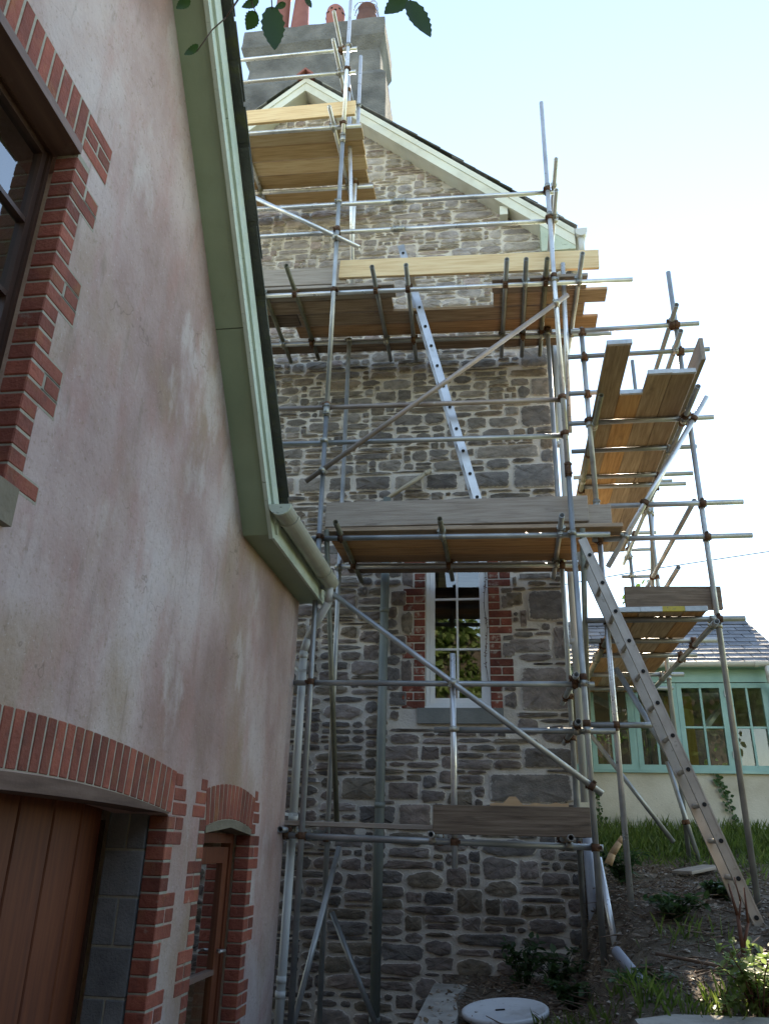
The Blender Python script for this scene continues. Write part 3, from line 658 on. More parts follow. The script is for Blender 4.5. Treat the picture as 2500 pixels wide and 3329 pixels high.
def pot(x, y, prof, m, holes=False):
    mb = MB(); n = 20; k = 0
    vs_ = []
    for (r_, z) in prof:
        vs_ += [(x + r_ * math.cos(2 * math.pi * i / n), y + r_ * math.sin(2 * math.pi * i / n), 12.0 + z) for i in range(n)]
    mb.add(vs_, [(q * n + i, q * n + (i + 1) % n, (q + 1) * n + (i + 1) % n, (q + 1) * n + i) for q in range(len(prof) - 1) for i in range(n)], True)
    o = mb.build('chimney_pot', m, chim, recalc=False, loc=V((x, y, 12.0)))
    if holes:
        for i in range(8):
            t = -math.pi / 2 + (i - 3.5) * 0.42
            mb = MB(); c = V((x + 0.153 * math.cos(t), y + 0.153 * math.sin(t), 12.0 + 0.55 + 0.05 * (i % 2)))
            mb.cyl(c, c + V((math.cos(t), math.sin(t), 0)) * 0.008, 0.02, 8); mb.build('vent_shade_disc', 'dark', o)  # dark disc painted for the shade inside each hole
    return o
pot(-3.24, 8.72, [(0.16, 0), (0.16, 0.1), (0.13, 0.14), (0.115, 1.25), (0.14, 1.3), (0.14, 1.38), (0.09, 1.36)], 'terracotta')
pot(-2.92, 8.72, [(0.19, 0), (0.19, 0.08), (0.165, 0.12), (0.115, 1.2), (0.115, 1.4), (0.09, 1.38)], 'terracotta')
pot(-2.32, 8.70, [(0.13, 0), (0.13, 0.35), (0.15, 0.45), (0.158, 0.58), (0.145, 0.70), (0.11, 0.76), (0.06, 0.78), (0.0, 0.78)], 'terracotta', True)
p4 = pot(-1.79, 8.70, [(0.17, 0), (0.17, 0.45), (0.14, 0.5), (0.13, 0.60), (0.15, 0.66), (0.10, 0.72), (0.0, 0.73)], 'dark_pot')
for i in range(4):
    mb = MB(); pts = [V((-1.79 + 0.19 * math.cos(t), 8.70 + 0.19 * math.cos(t) * (i - 1.5) * .5, 12.5 + 0.32 * math.sin(t))) for t in [math.pi * k / 8 for k in range(9)]]
    mb.path(pts, 0.009, 6); mb.build('guard_wire', 'band', p4)
# --- pipes on the stone house
def pipe(name, pts, r, m, parent, n=16, collars=()):
    mb = MB()
    mb.path(pts, r, n)
    for p in pts[1:-1]:
        # ball joints hide the mitres
        bm = bmesh.new(); bmesh.ops.create_icosphere(bm, subdivisions=2, radius=r * 1.0)
        k = len(mb.v); mb.v += [v_.co + V(p) for v_ in bm.verts]
        for f in bm.faces: mb.f.append([v_.index + k for v_ in f.verts]); mb.s.append(True)
        bm.free()
    o = mb.build(name, m, parent, loc=V(pts[-1]))
    for (p, d) in collars:
        mb = MB(); d = V(d).normalized(); mb.cyl(V(p) - d * .025, V(p) + d * .025, r * 1.14, n); mb.build('collar', m, o)
    return o
Z1 = (0, 0, 1)
pipe('soil_pipe', [V((-1.18, 8.10, 3.60)), V((-1.18, 8.10, -1.65))], 0.046, 'soil_pipe', SH, collars=[((-1.18, 8.10, .36), Z1), ((-1.18, 8.10, -1.42), Z1), ((-1.18, 8.10, 2.3), Z1)])
pipe('waste_pipe', [V((-0.71, 8.19, 3.95)), V((-0.71, 8.12, 3.93)), V((-1.19, 8.10, 3.59))], 0.024, 'cream_pvc', SH, collars=[((-0.74, 8.12, 3.91), (-.8, 0, -.55))])
pipe('downpipe', [V((1.17, 7.97, 6.98)), V((1.17, 7.97, 6.72)), V((0.80, 8.1, 6.45)), V((0.76, 8.12, 0.42))], 0.036, 'white_pvc', SH, collars=[((0.76, 8.12, 1.95), Z1), ((.76, 8.12, 4.2), Z1)])
pipe('drain_pipe', [V((0.76, 8.12, 0.15)), V((0.77, 8.1, -0.95))], 0.045, 'blue_pipe', SH)
mb = MB(); n = 12                                   # half round gutter along the right eaves
for (r_, rev) in ((0.062, 0), (0.055, 1)):
    pass
prof = [(1.175 + 0.062 * math.cos(t), 7.02 + 0.062 * math.sin(t)) for t in [math.pi + math.pi * k / 10 for k in range(11)]] + [(1.175 + 0.055 * math.cos(t), 7.02 + 0.055 * math.sin(t)) for t in [2 * math.pi - math.pi * k / 10 for k in range(11)]]
mb.prism(prof, 'y', 7.93, 17.0); g = mb.build('gutter', 'white_pvc', SH)
mb = MB(); mb.prism([(1.175 + 0.07 * math.cos(t), 7.02 + 0.07 * math.sin(t)) for t in [math.pi + math.pi * k / 10 for k in range(11)]] + [(1.245, 7.06), (1.105, 7.06)], 'y', 7.90, 7.99); mb.build('gutter_outlet', 'white_pvc', g)

# =================================================================== PINK HOUSE
XW = -1.76
PH = empty('pink_house', (-3.5, 3, -1.6), 'pink limewashed house with brick arches and green eaves along the left side', 'house')
def vz(y): return 4.52 - 1.172 * (y - 2.91)         # wall line under the sloping verge
YA = 1.35                                           # ridge of the gable
YB = 5.06; ZE = 2.0                                 # verge foot, eaves height
YEND = 6.75
def arch_pts(y0, y1, zs, crown, n=14):
    yc = (y0 + y1) / 2; return [(y0 + (y1 - y0) * i / n, zs + crown * (1 - ((y0 + (y1 - y0) * i / n - yc) / ((y1 - y0) / 2)) ** 2)) for i in range(n + 1)]
GY0, GY1, DY0, DY1 = 1.65, 4.31, 4.90, 5.83         # garage and side door openings
PW = dict(y0=0.95, y1=2.395, z0=1.19, z1=2.79)      # upper window
ga = arch_pts(GY0, GY1, 0.125, 0.07); da = arch_pts(DY0, DY1, 0.07, 0.05)
outer = [(-3.0, -1.7), (YEND, -1.7), (YEND, ZE), (YB, ZE), (YA, vz(YA)), (-3.0, vz(YA) - 1.172 * (YA + 3.0))]
hg = [(GY0, -1.69), (GY1 + .107, -1.69), (GY1 + .107, 0.12), (GY1 + .001, 0.12)] + list(reversed(ga))
hd = [(DY0 - .107, -1.69), (DY1 + .107, -1.69), (DY1 + .107, 0.12), (DY1 + .002, 0.12)] + list(reversed(da)) + [(DY0 - .002, 0.12), (DY0 - .107, .12)]
hw = [(PW['y0'], PW['z0']), (PW['y1'] + .107, PW['z0']), (PW['y1'] + .107, PW['z1']), (PW['y0'], PW['z1'])]
panel('wall', 'x', XW, outer, [hg, hd, hw], 'limewash', PH, -0.30)
mb = MB(); mb.box((-7.5, YEND - 0.3, -1.7), (XW - 0.301, YEND, ZE)); mb.build('end_wall', 'limewash', PH)
mb = MB(); mb.box((-7.5, -3.0, -1.7), (-7.3, YEND - .3, ZE)); mb.build('back_wall', 'limewash', PH)
mb = MB(); mb.box((-7.3, -3.0, 0.55), (XW - 0.31, YEND - .31, 0.7)); mb.build('floor', 'brown_wood', PH)
# soffits, bargeboard, fascia, slates of the pink house
XO = -1.565
U = V((0, 0.649, -0.761)); NN = V((0, 0.761, 0.649))
p0 = V((0, YA, vz(YA))); p1 = V((0, YB, ZE))
for (ya, yb) in ((YA, 4.13), (4.134, YB)):
    za, zb_ = vz(ya), (vz(yb) if yb < 5 else ZE); ex = .02 if yb > 5 else .022
    mb = MB(); mb.add([(XW, ya, za), (XO, ya, za), (XO, yb, zb_), (XW, yb, zb_), (XW, ya + .022, za + .02), (XO, ya + .022, za + .02), (XO, yb + ex, zb_ + .02), (XW, yb + ex, zb_ + .02)],
       [(0, 3, 2, 1), (4, 5, 6, 7), (0, 1, 5, 4), (1, 2, 6, 5), (2, 3, 7, 6), (3, 0, 4, 7)]); mb.build('verge_soffit', 'green_paint', PH)
mb = MB(); mb.box((XW, YB, ZE), (XO, YEND + .03, ZE + 0.02)); mb.build('eaves_soffit', 'green_paint', PH)
a0 = V((XO, YA, vz(YA))) + NN * -0.03; a1 = V((XO, YB, ZE)) + NN * -0.03 + U * 0.02
mb = MB()
q = [a0, a1, a1 + NN * 0.20 + U * -0.06, a0 + NN * 0.20]
mb.add(q + [x + V((0.028, 0, 0)) for x in q], [(0, 1, 2, 3), (7, 6, 5, 4), (0, 4, 5, 1), (1, 5, 6, 2), (2, 6, 7, 3), (3, 7, 4, 0)])
vb = mb.build('bargeboard', 'pale_green', PH)
q = [a0 + NN * .075, a1 + NN * .075, a1 + NN * 0.20 + U * -0.08, a0 + NN * 0.20]
mb = MB(); mb.add([x + V((0.0285, 0, 0)) for x in q] + [x + V((0.045, 0, 0)) for x in q], [(0, 1, 2, 3), (7, 6, 5, 4), (0, 4, 5, 1), (1, 5, 6, 2), (2, 6, 7, 3), (3, 7, 4, 0)]); mb.build('moulding', 'pale_green', vb)
mb = MB(); mb.box((XO, YB - .03, ZE - .012), (XO + .022, YEND + .05, ZE + 0.17)); mb.build('fascia', 'pale_green', PH)
mb = MB()                                            # gable roof slab and main roof slab
top = V((0, YA, vz(YA))) + NN * 0.185; bot = V((0, YB - .12, ZE + .12)) + NN * 0.185
mb.add([(XO + .02, top.y, top.z), (XO + .02, bot.y, bot.z), (-6.5, bot.y, bot.z), (-6.5, top.y, top.z)] + [(x, y + .03, z + .03) for (x, y, z) in [(XO + .02, top.y, top.z), (XO + .02, bot.y, bot.z), (-6.5, bot.y, bot.z), (-6.5, top.y, top.z)]],
       [(0, 1, 2, 3), (7, 6, 5, 4), (0, 4, 5, 1), (1, 5, 6, 2), (2, 6, 7, 3), (3, 7, 4, 0)])
mb.add([(XO + .02, top.y, top.z), (XO + .02, 2 * top.y - bot.y, bot.z), (-6.5, 2 * top.y - bot.y, bot.z), (-6.5, top.y, top.z)], [(0, 1, 2, 3)])
mb.add([(-1.44, 5.12, 2.19), (-1.44, YEND + .08, 2.19), (-4.6, YEND + .08, 5.0), (-4.6, 5.12, 5.0), (-1.44, 5.12, 2.215), (-1.44, YEND + .08, 2.215), (-4.6, YEND + .08, 5.03), (-4.6, 5.12, 5.03)],
       [(0, 1, 2, 3), (7, 6, 5, 4), (0, 4, 5, 1), (1, 5, 6, 2), (2, 6, 7, 3), (3, 7, 4, 0)])
proof = mb.build('roof', 'moss_slate', PH)
for i in range(26):
    c = top + U * (0.12 + i * 0.235) + NN * (0.036 + 0.010 * (i % 2))
    if c.z < 2.28: break
    o = piece('slate', (0.34, 0.44, 0.012), (XO + .02 - .085 + rng.uniform(-.006, .006), c.y, c.z), 'moss_slate', proof, bev=0)
    o.rotation_euler = (-math.atan2(0.761, 0.649) + 0.035, 0, rng.uniform(-.01, .01))
# gutter and downpipe
gx, gzz, gr = -1.455, 2.155, 0.075
def gprof(r1, r2): return [(gx + r1 * math.cos(t), gzz + r1 * math.sin(t)) for t in [math.pi + math.pi * k / 12 for k in range(13)]] + [(gx + r2 * math.cos(t), gzz + r2 * math.sin(t)) for t in [2 * math.pi - math.pi * k / 12 for k in range(13)]]
mb = MB(); mb.prism(gprof(gr, gr - .005), 'y', 4.90, 6.64); gut = mb.build('gutter', 'gutter_pvc', PH)
for f in gut.data.polygons: f.use_smooth = False
mb = MB(); mb.prism([(gx + (gr + .004) * math.cos(t), gzz + (gr + .004) * math.sin(t)) for t in [math.pi + math.pi * k / 16 for k in range(17)]], 'y', 4.88, 4.899); mb.build('end_cap', 'pale_green', gut)
for yy in (5.12, 6.30):
    mb = MB(); mb.prism([(gx + (gr + .007) * math.cos(t), gzz + (gr + .007) * math.sin(t)) for t in [math.pi + math.pi * k / 16 for k in range(17)]] + [(gx + (gr + .001) * math.cos(t), gzz + (gr + .001) * math.sin(t)) for t in [2 * math.pi - math.pi * k / 16 for k in range(17)]], 'y', yy - .02, yy + .02); mb.build('gutter_bracket', 'gutter_pvc', gut)
dp = pipe('downpipe', [V((-1.455, 6.60, 2.10)), V((-1.47, 6.66, 1.98)), V((-1.70, 6.92, 1.72)), V((-1.735, 6.93, 1.60)), V((-1.735, 6.93, .17)), V((-1.75, 6.93, -1.65))], 0.036, 'white_pvc', PH,
          collars=[((-1.735, 6.93, 1.56), Z1), ((-1.735, 6.93, .20), Z1), ((-1.748, 6.93, -0.98), Z1), ((-1.749, 6.93, -1.08), Z1)])
for z in (1.42, 0.22):
    mb = MB(); mb.box((-1.78, 6.89, z - .012), (-1.69, 6.892, z + .012)); mb.box((-1.775, 6.75, z - .012), (-1.77, 6.9, z + .012)); mb.build('pipe_clip', 'white_pvc', dp)

# upper window: brick jamb, soldier course, lintel, frame, panes
def jambX(y_in, side, z0, z1, pattern, start=0, pitch=0.075, m='new_brick'):
    brick_jamb(PH, y_in, side, z0, z1, m, XW, axis='x', pitch=pitch, pattern=pattern, hh=0.066, short=0.105, long=0.222, depth=0.105, prd=0.004, start=start)
PAT = (1, 0, 0, 0, 0, 1, 2, 1, 0, 0, 0, 1, 2, 1, 0, 0, 0, 0, 1, 2, 0, 0)
jambX(PW['y1'], 1, PW['z0'] + .004, PW['z1'], PAT)
mb = MB(); mb.box((XW - 0.098, PW['y1'] + .007, PW['z0']), (XW + .0008, PW['y1'] + 0.104, PW['z1'])); mb.build('mortar_bed', 'brick_mortar', PH)
for k, p in enumerate(PAT[:21]):
    if p: 
        z = PW['z0'] + .004 + k * .075; mb = MB(); mb.box((XW - .03, PW['y1'] + .1041, z - .008), (XW + .0012, PW['y1'] + .226, z + .073)); mb.build('mortar_bed', 'brick_mortar', PH)
yy = PW['y1'] + 0.01
mb = MB(); mb.box((XW - .08, 0.3, 2.829), (XW + .001, PW['y1'] + 0.03, 3.052)); mb.build('mortar_bed', 'brick_mortar', PH)
k = 0
while yy - 0.066 > 0.3:
    piece('brick', (0.105, 0.065, 0.215), (XW + .0045 - .0525, yy - .0325, 2.94), 'new_brick', PH, rot=(rng.uniform(-.01, .01), 0, 0)); yy -= 0.0755; k += 1
for i in range(3):
    z = 2.832 + i * 0.0745
    for (s0, s1) in (((0, .222),) if i != 1 else ((0, .105), (.117, .222))):
        piece('brick', (0.105, s1 - s0, 0.066), (XW + .004 - .0525, PW['y1'] + .022 + (s0 + s1) / 2, z + .033), 'new_brick', PH)
mb = MB(); mb.box((XW - .08, PW['y1'] + .031, 2.829), (XW + .001, PW['y1'] + 0.246, 3.05)); mb.build('mortar_bed', 'brick_mortar', PH)
mb = MB(); mb.box((XW - 0.14, 0.4, PW['z1'] - .012), (XW + .012, PW['y1'] + 0.008, PW['z1'] + .036)); mb.build('lintel', 'lead', PH)
mb = MB(); mb.box((XW - .16, 0.6, PW['z0'] - .16), (XW + .035, PW['y1'] + 0.06, PW['z0'] - .012)); mb.build('stone_sill', 'brown_sill', PH)
uw = None
XF = XW - 0.115
def frame_x(mb, y0, y1, z0, z1, t, xa, xb):
    mb.box((xb, y0, z0), (xa, y0 + t, z1)); mb.box((xb, y1 - t, z0), (xa, y1, z1)); mb.box((xb, y0 + t, z0), (xa, y1 - t, z0 + t)); mb.box((xb, y0 + t, z1 - t), (xa, y1 - t, z1))
mb = MB(); frame_x(mb, PW['y0'], PW['y1'], PW['z0'], PW['z1'], 0.020, XF, XF - .07); uw = mb.build('window', 'brown_frame', PH, loc=V((XF, 1.7, PW['z0'])))
ym = (PW['y0'] + PW['y1']) / 2
for (ya, yb) in ((PW['y0'] + .022, ym), (ym + .002, PW['y1'] - .022)):
    mb = MB(); frame_x(mb, ya, yb, PW['z0'] + .022, PW['z1'] - .022, 0.030, XF - .012, XF - .055); cs = mb.build('casement', 'brown_frame', uw)
    za, zc = PW['z0'] + .05, PW['z1'] - .05
    for i in range(1, 4):
        z = za + (zc - za) * i / 4; mb = MB(); mb.box((XF - .05, ya + .028, z - .011), (XF - .014, yb - .028, z + .011)); mb.build('glazing_bar', 'brown_frame', uw)
    y = (ya + yb) / 2; mb = MB(); mb.box((XF - .049, y - .011, za), (XF - .015, y + .011, zc)); mb.build('glazing_bar', 'brown_frame', uw)
    for i in range(4):
        for (p, q2) in ((ya + .028, y), (y, yb - .028)):
            z0_, z1_ = za + (zc - za) * i / 4, za + (zc - za) * (i + 1) / 4; tl = rng.uniform(-.003, .003)
            mb = MB(); mb.add([(XF - .034 + tl, p, z0_), (XF - .034 - tl, q2, z0_), (XF - .034 - tl, q2, z1_), (XF - .034 + tl, p, z1_)], [(0, 1, 2, 3)]); mb.build('pane', 'glass_up', uw)

# garage arch, door and reveals; side door
def soldier_arch(y0, y1, zs, crown, nb, hgt=0.215, e=0.0):
    yc = (y0 + y1) / 2; half = (y1 - y0) / 2
    for i in range(nb):
        y = y0 + (y1 - y0) * (i + .5) / nb; z = zs + crown * (1 - ((y - yc) / half) ** 2); sl_ = -2 * crown * (y - yc) / half ** 2
        wdt = (y1 - y0) / nb - 0.010
        piece('brick', (0.105, wdt, hgt), (XW + .0045 - .0525, y, z + hgt / 2 + .002), 'new_brick', PH, rot=(sl_ * 0.9 + rng.uniform(-.008, .008), 0, 0))
    pl = [(y0 + (y1 - y0) * i / 16, zs + .001 + crown * (1 - ((y0 + (y1 - y0) * i / 16 - yc) / half) ** 2)) for i in range(17)]
    mb = MB(); mb.prism(pl + [(y, z + hgt) for (y, z) in reversed(pl)], 'x', XW - .08, XW + .001); mb.build('mortar_bed', 'brick_mortar', PH)
soldier_arch(GY0 - .12, GY1 + .045, 0.13, 0.09, 37)
soldier_arch(DY0 - .03, DY1 + .035, 0.075, 0.055, 13)
GP = (0, 1, 2, 1, 0, 0, 0); 
for (y_in, sd_, st_) in ((GY1, 1, 2), (DY0, -1, 0), (DY1, 1, 4)):
    jambX(y_in, sd_, -1.673, 0.12, (1, 2, 1, 0, 0, 0), st_)
    lo_, hi_ = (y_in + .007, y_in + .104) if sd_ > 0 else (y_in - .104, y_in - .007)
    mb = MB(); mb.box((XW - 0.10, lo_, -1.68), (XW + .001, hi_, .118)); mb.build('mortar_bed', 'brick_mortar', PH)
for (y_in, sd_) in ((GY1 + .05, 1), (DY0 - .035, -1), (DY1 + .04, 1)):
    for i in range(3):
        z = 0.125 + i * 0.075; ln = 0.20 if i == 0 else (0.17 if i == 1 else 0.10)
        if abs(y_in - DY1 - .04) < .001: ln *= 0.7
        piece('brick', (0.105, ln, 0.066), (XW + .004 - .0525, y_in + sd_ * (ln / 2 + .002), z + .033), 'new_brick', PH)
gl = [(GY0 + (GY1 - GY0) * i / 16, 0.126 + 0.09 * (1 - ((GY0 + (GY1 - GY0) * i / 16 - (GY0 + GY1) / 2) / (.5 * (GY1 - GY0) + .08)) ** 2)) for i in range(17)]
mb = MB(); mb.prism([(y, z - .006 - .058 * (1 - ((y - (GY0 + GY1) / 2) / (.5 * (GY1 - GY0))) ** 2)) for (y, z) in gl] + list(reversed(gl)), 'x', XW - 0.16, XW + .006); mb.build('timber_lintel', 'lintel_timber', PH)
dl = [(DY0 + (DY1 - DY0) * i / 12, 0.075 + 0.055 * (1 - ((DY0 + (DY1 - DY0) * i / 12 - (DY0 + DY1) / 2) / (.5 * (DY1 - DY0) + .03)) ** 2)) for i in range(13)]
mb = MB(); mb.prism([(DY0 + .002, 0.045), ((DY0 + DY1) / 2, .085), (DY1 - .002, 0.045)] + list(reversed(dl)), 'x', XW - 0.15, XW + .006); mb.build('stone_lintel', 'brown_sill', PH)
XD = -2.10
gd = MB(); gd.box((XD - .06, GY0, -1.66), (XD - .045, 4.33, 0.12)); gdoor = gd.build('garage_door', 'dark', PH, loc=V((XD, 3, -1.66)))
for a, b in zip([1.69, 1.99, 2.29, 2.59, 2.89, 3.19, 3.49, 3.79, 4.06], [1.985, 2.285, 2.585, 2.885, 3.185, 3.485, 3.785, 4.055, 4.28]):
    o = piece('plank', (0.03, b - a - .004, 1.84), (XD - .028, (a + b) / 2, -.74), 'orange_door', gdoor, bev=0.006)
mb = MB(); mb.box((XD - .045, 4.283, -1.66), (XD - .002, 4.305, .09)); mb.build('door_frame', 'brown_frame', gdoor)
for k in range(9):                                   # blockwork behind the brick jamb
    z = -1.62 + k * 0.225
    if k % 2 == 0: piece('concrete_block', (0.215, 0.34, 0.213), (-1.975, GY1 + .166, z + .106), 'block', PH, bev=.004)
    else:
        for q2, (xa, xb) in enumerate(((-1.87, -1.965), (-1.977, -2.083))): piece('concrete_block', (abs(xb - xa), 0.34, 0.213), ((xa + xb) / 2, GY1 + .165, z + .106), 'block', PH, bev=.004)
mb = MB(); mb.box((-2.083, GY1 + .004, -1.66), (-1.872, GY1 + .3, 0.40)); mb.build('mortar_bed', 'brick_mortar', PH)
XE = -1.875
dm = MB(); frame_x(dm, DY0 + .002, DY1 - .002, -1.66, 0.05, 0.06, XE, XE - .07); sdoor = dm.build('side_door', 'orange_door', PH, loc=V((XE, 5.4, -1.66)))
dm = MB(); frame_x(dm, DY0 + .064, DY1 - .064, -1.64, -0.035, 0.10, XE - .012, XE - .055); dm.build('door_leaf', 'orange_door', sdoor)
zt_ = [-1.5, -0.78, -0.14]
for a, b in zip(zt_, zt_[1:]):
    mb = MB(); mb.add([(XE - .033, DY0 + .16, a), (XE - .033, DY1 - .16, a), (XE - .033, DY1 - .16, b), (XE - .033, DY0 + .16, b)], [(0, 1, 2, 3)]); mb.build('pane', 'glass', sdoor)
mb = MB(); mb.box((XE - .05, DY0 + .15, -.795), (XE - .008, DY1 - .15, -.765)); mb.build('glazing_bar', 'lead', sdoor)
mb = MB(); mb.cyl((XE - .012, DY1 - .11, -.66), (XE + .045, DY1 - .11, -.66), .009, 8); mb.cyl((XE + .04, DY1 - .11, -.66), (XE + .04, DY1 - .22, -.655), .009, 8); mb.build('door_handle', 'band', sdoor)

# =================================================================== GARDEN ROOM at the back right
GR = empty('garden_room', (2.4, 11.4, 0.1), 'turquoise framed garden room with slate roof and cream wall beyond the bank', 'garden room')
YC = 10.60
mb = MB(); mb.box((0.80, YC + .02, -0.3), (3.42, YC + .22, 0.90)); mb.build('wall', 'cream_render', GR)
mb = MB(); mb.box((3.36, YC + .23, -0.3), (3.42, 13.0, 2.2)); mb.build('side_wall', 'cream_render', GR)
mb = MB(); mb.box((0.80, YC - .035, 0.90), (3.44, YC + .1, 0.935)); mb.build('sill', 'turquoise', GR)
mb = MB(); mb.box((0.80, YC - .01, 2.005), (3.42, YC + .1, 2.17)); mb.build('fascia', 'turquoise', GR)
mb = MB(); mb.box((0.8, YC + .0, 2.0), (3.42, YC + .1, 2.003)); mb.build('head', 'dark', GR)
mb = MB(); mb.box((0.80, YC + .101, 2.0), (3.42, YC + .16, 2.31)); mb.build('wall_plate', 'turquoise', GR)
mb = MB(); mb.box((0.80, 10.42, 2.172), (3.50, YC + .1, 2.178)); mb.build('soffit', 'turquoise', GR)
mb = MB(); mb.prism([(YC + .17, 2.2), (11.85, 3.02), (13.05, 2.2)], 'x', 3.38, 3.42); mb.build('gable_end', 'cream_render', GR)
def casement(x0, x1):
    mb = MB(); frame_rect(mb, x0, x1, 0.937, 1.995, 0.06, YC, YC + .06); c = mb.build('casement', 'turquoise', GR, loc=V(((x0 + x1) / 2, YC, .937)))
    xm_ = (x0 + x1) / 2; zm_ = 1.45
    mb = MB(); mb.box((xm_ - .013, YC + .01, .99), (xm_ + .013, YC + .05, 1.94)); mb.build('glazing_bar', 'turquoise', c)
    mb = MB(); mb.box((x0 + .055, YC + .013, zm_ - .012), (x1 - .055, YC + .047, zm_ + .012)); mb.build('glazing_bar', 'turquoise', c)
    for (a, b) in ((x0 + .06, xm_ - .013), (xm_ + .013, x1 - .06)):
        for (e, f) in ((.997, zm_ - .012), (zm_ + .012, 1.935)):
            tl = rng.uniform(-.004, .004)
            mb = MB(); mb.add([(a, YC + .03 + tl, e), (b, YC + .03 - tl, e), (b, YC + .03 - tl, f), (a, YC + .03 + tl, f)], [(0, 1, 2, 3)]); mb.build('pane', 'glass_c', c)
for (a, b) in ((0.86, 1.10), (1.13, 1.655), (1.685, 2.185), (2.225, 2.805), (2.835, 3.31)): casement(a, b)
for (a, b) in ((0.80, 0.859), (1.101, 1.129), (1.656, 1.684), (2.186, 2.224), (2.806, 2.834), (3.311, 3.42)):
    mb = MB(); mb.box((a, YC + .005, .936), (b, YC + .09, 2.0)); mb.build('mullion', 'turquoise', GR)
for z in (1.12, 1.86):
    mb = MB(); mb.box((2.80, YC - .012, z - .04), (2.84, YC + .004, z + .04)); mb.build('hinge', 'band', GR)
# interior
mb = MB(); mb.box((0.80, 13.0, -0.3), (1.3, 13.1, 2.3)); mb.box((1.3, 13.0, -.3), (3.42, 13.1, 1.0)); mb.box((1.3, 13.0, 1.75), (3.42, 13.1, 2.3))
for x in (1.95, 2.6): mb.box((x, 13.0, .95), (x + .08, 13.1, 1.95))
mb.build('rear_wall', 'interior', GR)
mb = MB(); mb.box((0.80, YC + .23, 0.2), (3.35, 12.99, 0.3)); mb.build('floor', 'interior', GR)
mb = MB(); mb.box((2.20, 11.3, 0.95), (2.55, 11.34, 1.95)); mb.build('curtain', 'ochre', GR)
mb = MB()
mb.beam((1.0, 11.0, 2.0), (1.8, 12.8, 2.0), .06, .08); mb.beam((2.6, 10.9, 1.5), (3.3, 12.4, 2.1), .05, .07); mb.build('roof_tie', 'white_paint', GR)
# roof
pt = math.atan2(0.86, 1.42)
mb = MB(); mb.prism([(10.40, 2.20), (11.85, 3.08), (13.3, 2.20), (13.3, 2.17), (11.85, 3.05), (10.40, 2.17)], 'x', 0.75, 3.55); cr_ = mb.build('roof', 'slate', GR)
sl_ = math.hypot(1.45, .88); pt = math.atan2(.88, 1.45)
for row in range(10):
    s = 0.10 + row * 0.165
    if s > sl_ - .02: break
    x = 0.72 + (0.145 if row % 2 else 0.0)
    while x < 3.56:
        wdt = min(0.285, 3.585 - x)
        if wdt > .08:
            c = V((x + wdt / 2, 10.38 + s * math.cos(pt), 2.20 + .012 + s * math.sin(pt) + .006))
            piece('slate', (wdt - .006, 0.26, 0.010), c, 'slate', cr_, rot=(pt - 0.035 + rng.uniform(-.008, .008), 0, rng.uniform(-.008, .008)), bev=0)
        x += 0.29
mb = MB(); mb.prism([(11.72, 3.05), (11.85, 3.15), (11.98, 3.05)], 'x', .75, 3.56); mb.build('ridge_tile', 'slate', cr_)
mb = MB(); prof = [(10.40 + 0.055 * math.cos(t), 2.215 + 0.055 * math.sin(t)) for t in [math.pi + math.pi * k / 10 for k in range(11)]] + [(10.40 + .05 * math.cos(t), 2.215 + .05 * math.sin(t)) for t in [2 * math.pi - math.pi * k / 10 for k in range(11)]]
mb.prism(prof, 'x', 1.60, 3.56); cg = mb.build('gutter', 'white_pvc', GR)
for x in (2.02, 3.17):
    mb = MB(); mb.prism([(10.40 + .063 * math.cos(t), 2.215 + .063 * math.sin(t)) for t in [math.pi + math.pi * k / 10 for k in range(11)]] + [(10.40 + .056 * math.cos(t), 2.215 + .056 * math.sin(t)) for t in [2 * math.pi - math.pi * k / 10 for k in range(11)]], 'x', x - .02, x + .02); mb.build('gutter_joint', 'white_pvc', cg)
pipe('downpipe', [V((3.30, 10.40, 2.17)), V((3.30, 10.40, 2.02)), V((3.38, 10.52, 1.90)), V((3.38, 10.54, 0.2))], .034, 'white_pvc', GR)

# =================================================================== SCAFFOLDING
TR = 0.02415
class Scaf:
    def __init__(s, root): s.root = root; s.t = []
    def tube(s, name, a, b, m='galv_old'):
        a, b = V(a), V(b); mb = MB(); mb.hollow(a, b, TR, TR - .004)
        o = mb.build(name, m, s.root, recalc=False, loc=(a + b) / 2); s.t.append((o, a, b, m)); return o
    def couplers(s, seed):
        r = random.Random(seed)
        for i in range(len(s.t)):
            for j in range(i + 1, len(s.t)):
                o1, a1, b1, m1 = s.t[i]; o2, a2, b2, m2 = s.t[j]
                d1, d2 = (b1 - a1), (b2 - a2)
                if d1.normalized().cross(d2.normalized()).length < 0.1: continue
                res = geometry.intersect_line_line(a1, b1, a2, b2)
                if not res: continue
                p, q = res; t1 = (p - a1).dot(d1) / d1.length_squared; t2 = (q - a2).dot(d2) / d2.length_squared
                if not (0.0 < t1 < 1 and 0 < t2 < 1): continue
                ds = (p - q).length
                if ds > 0.085 or ds < 0.02: continue
                coupler(o1, p, d1, q, d2, r)
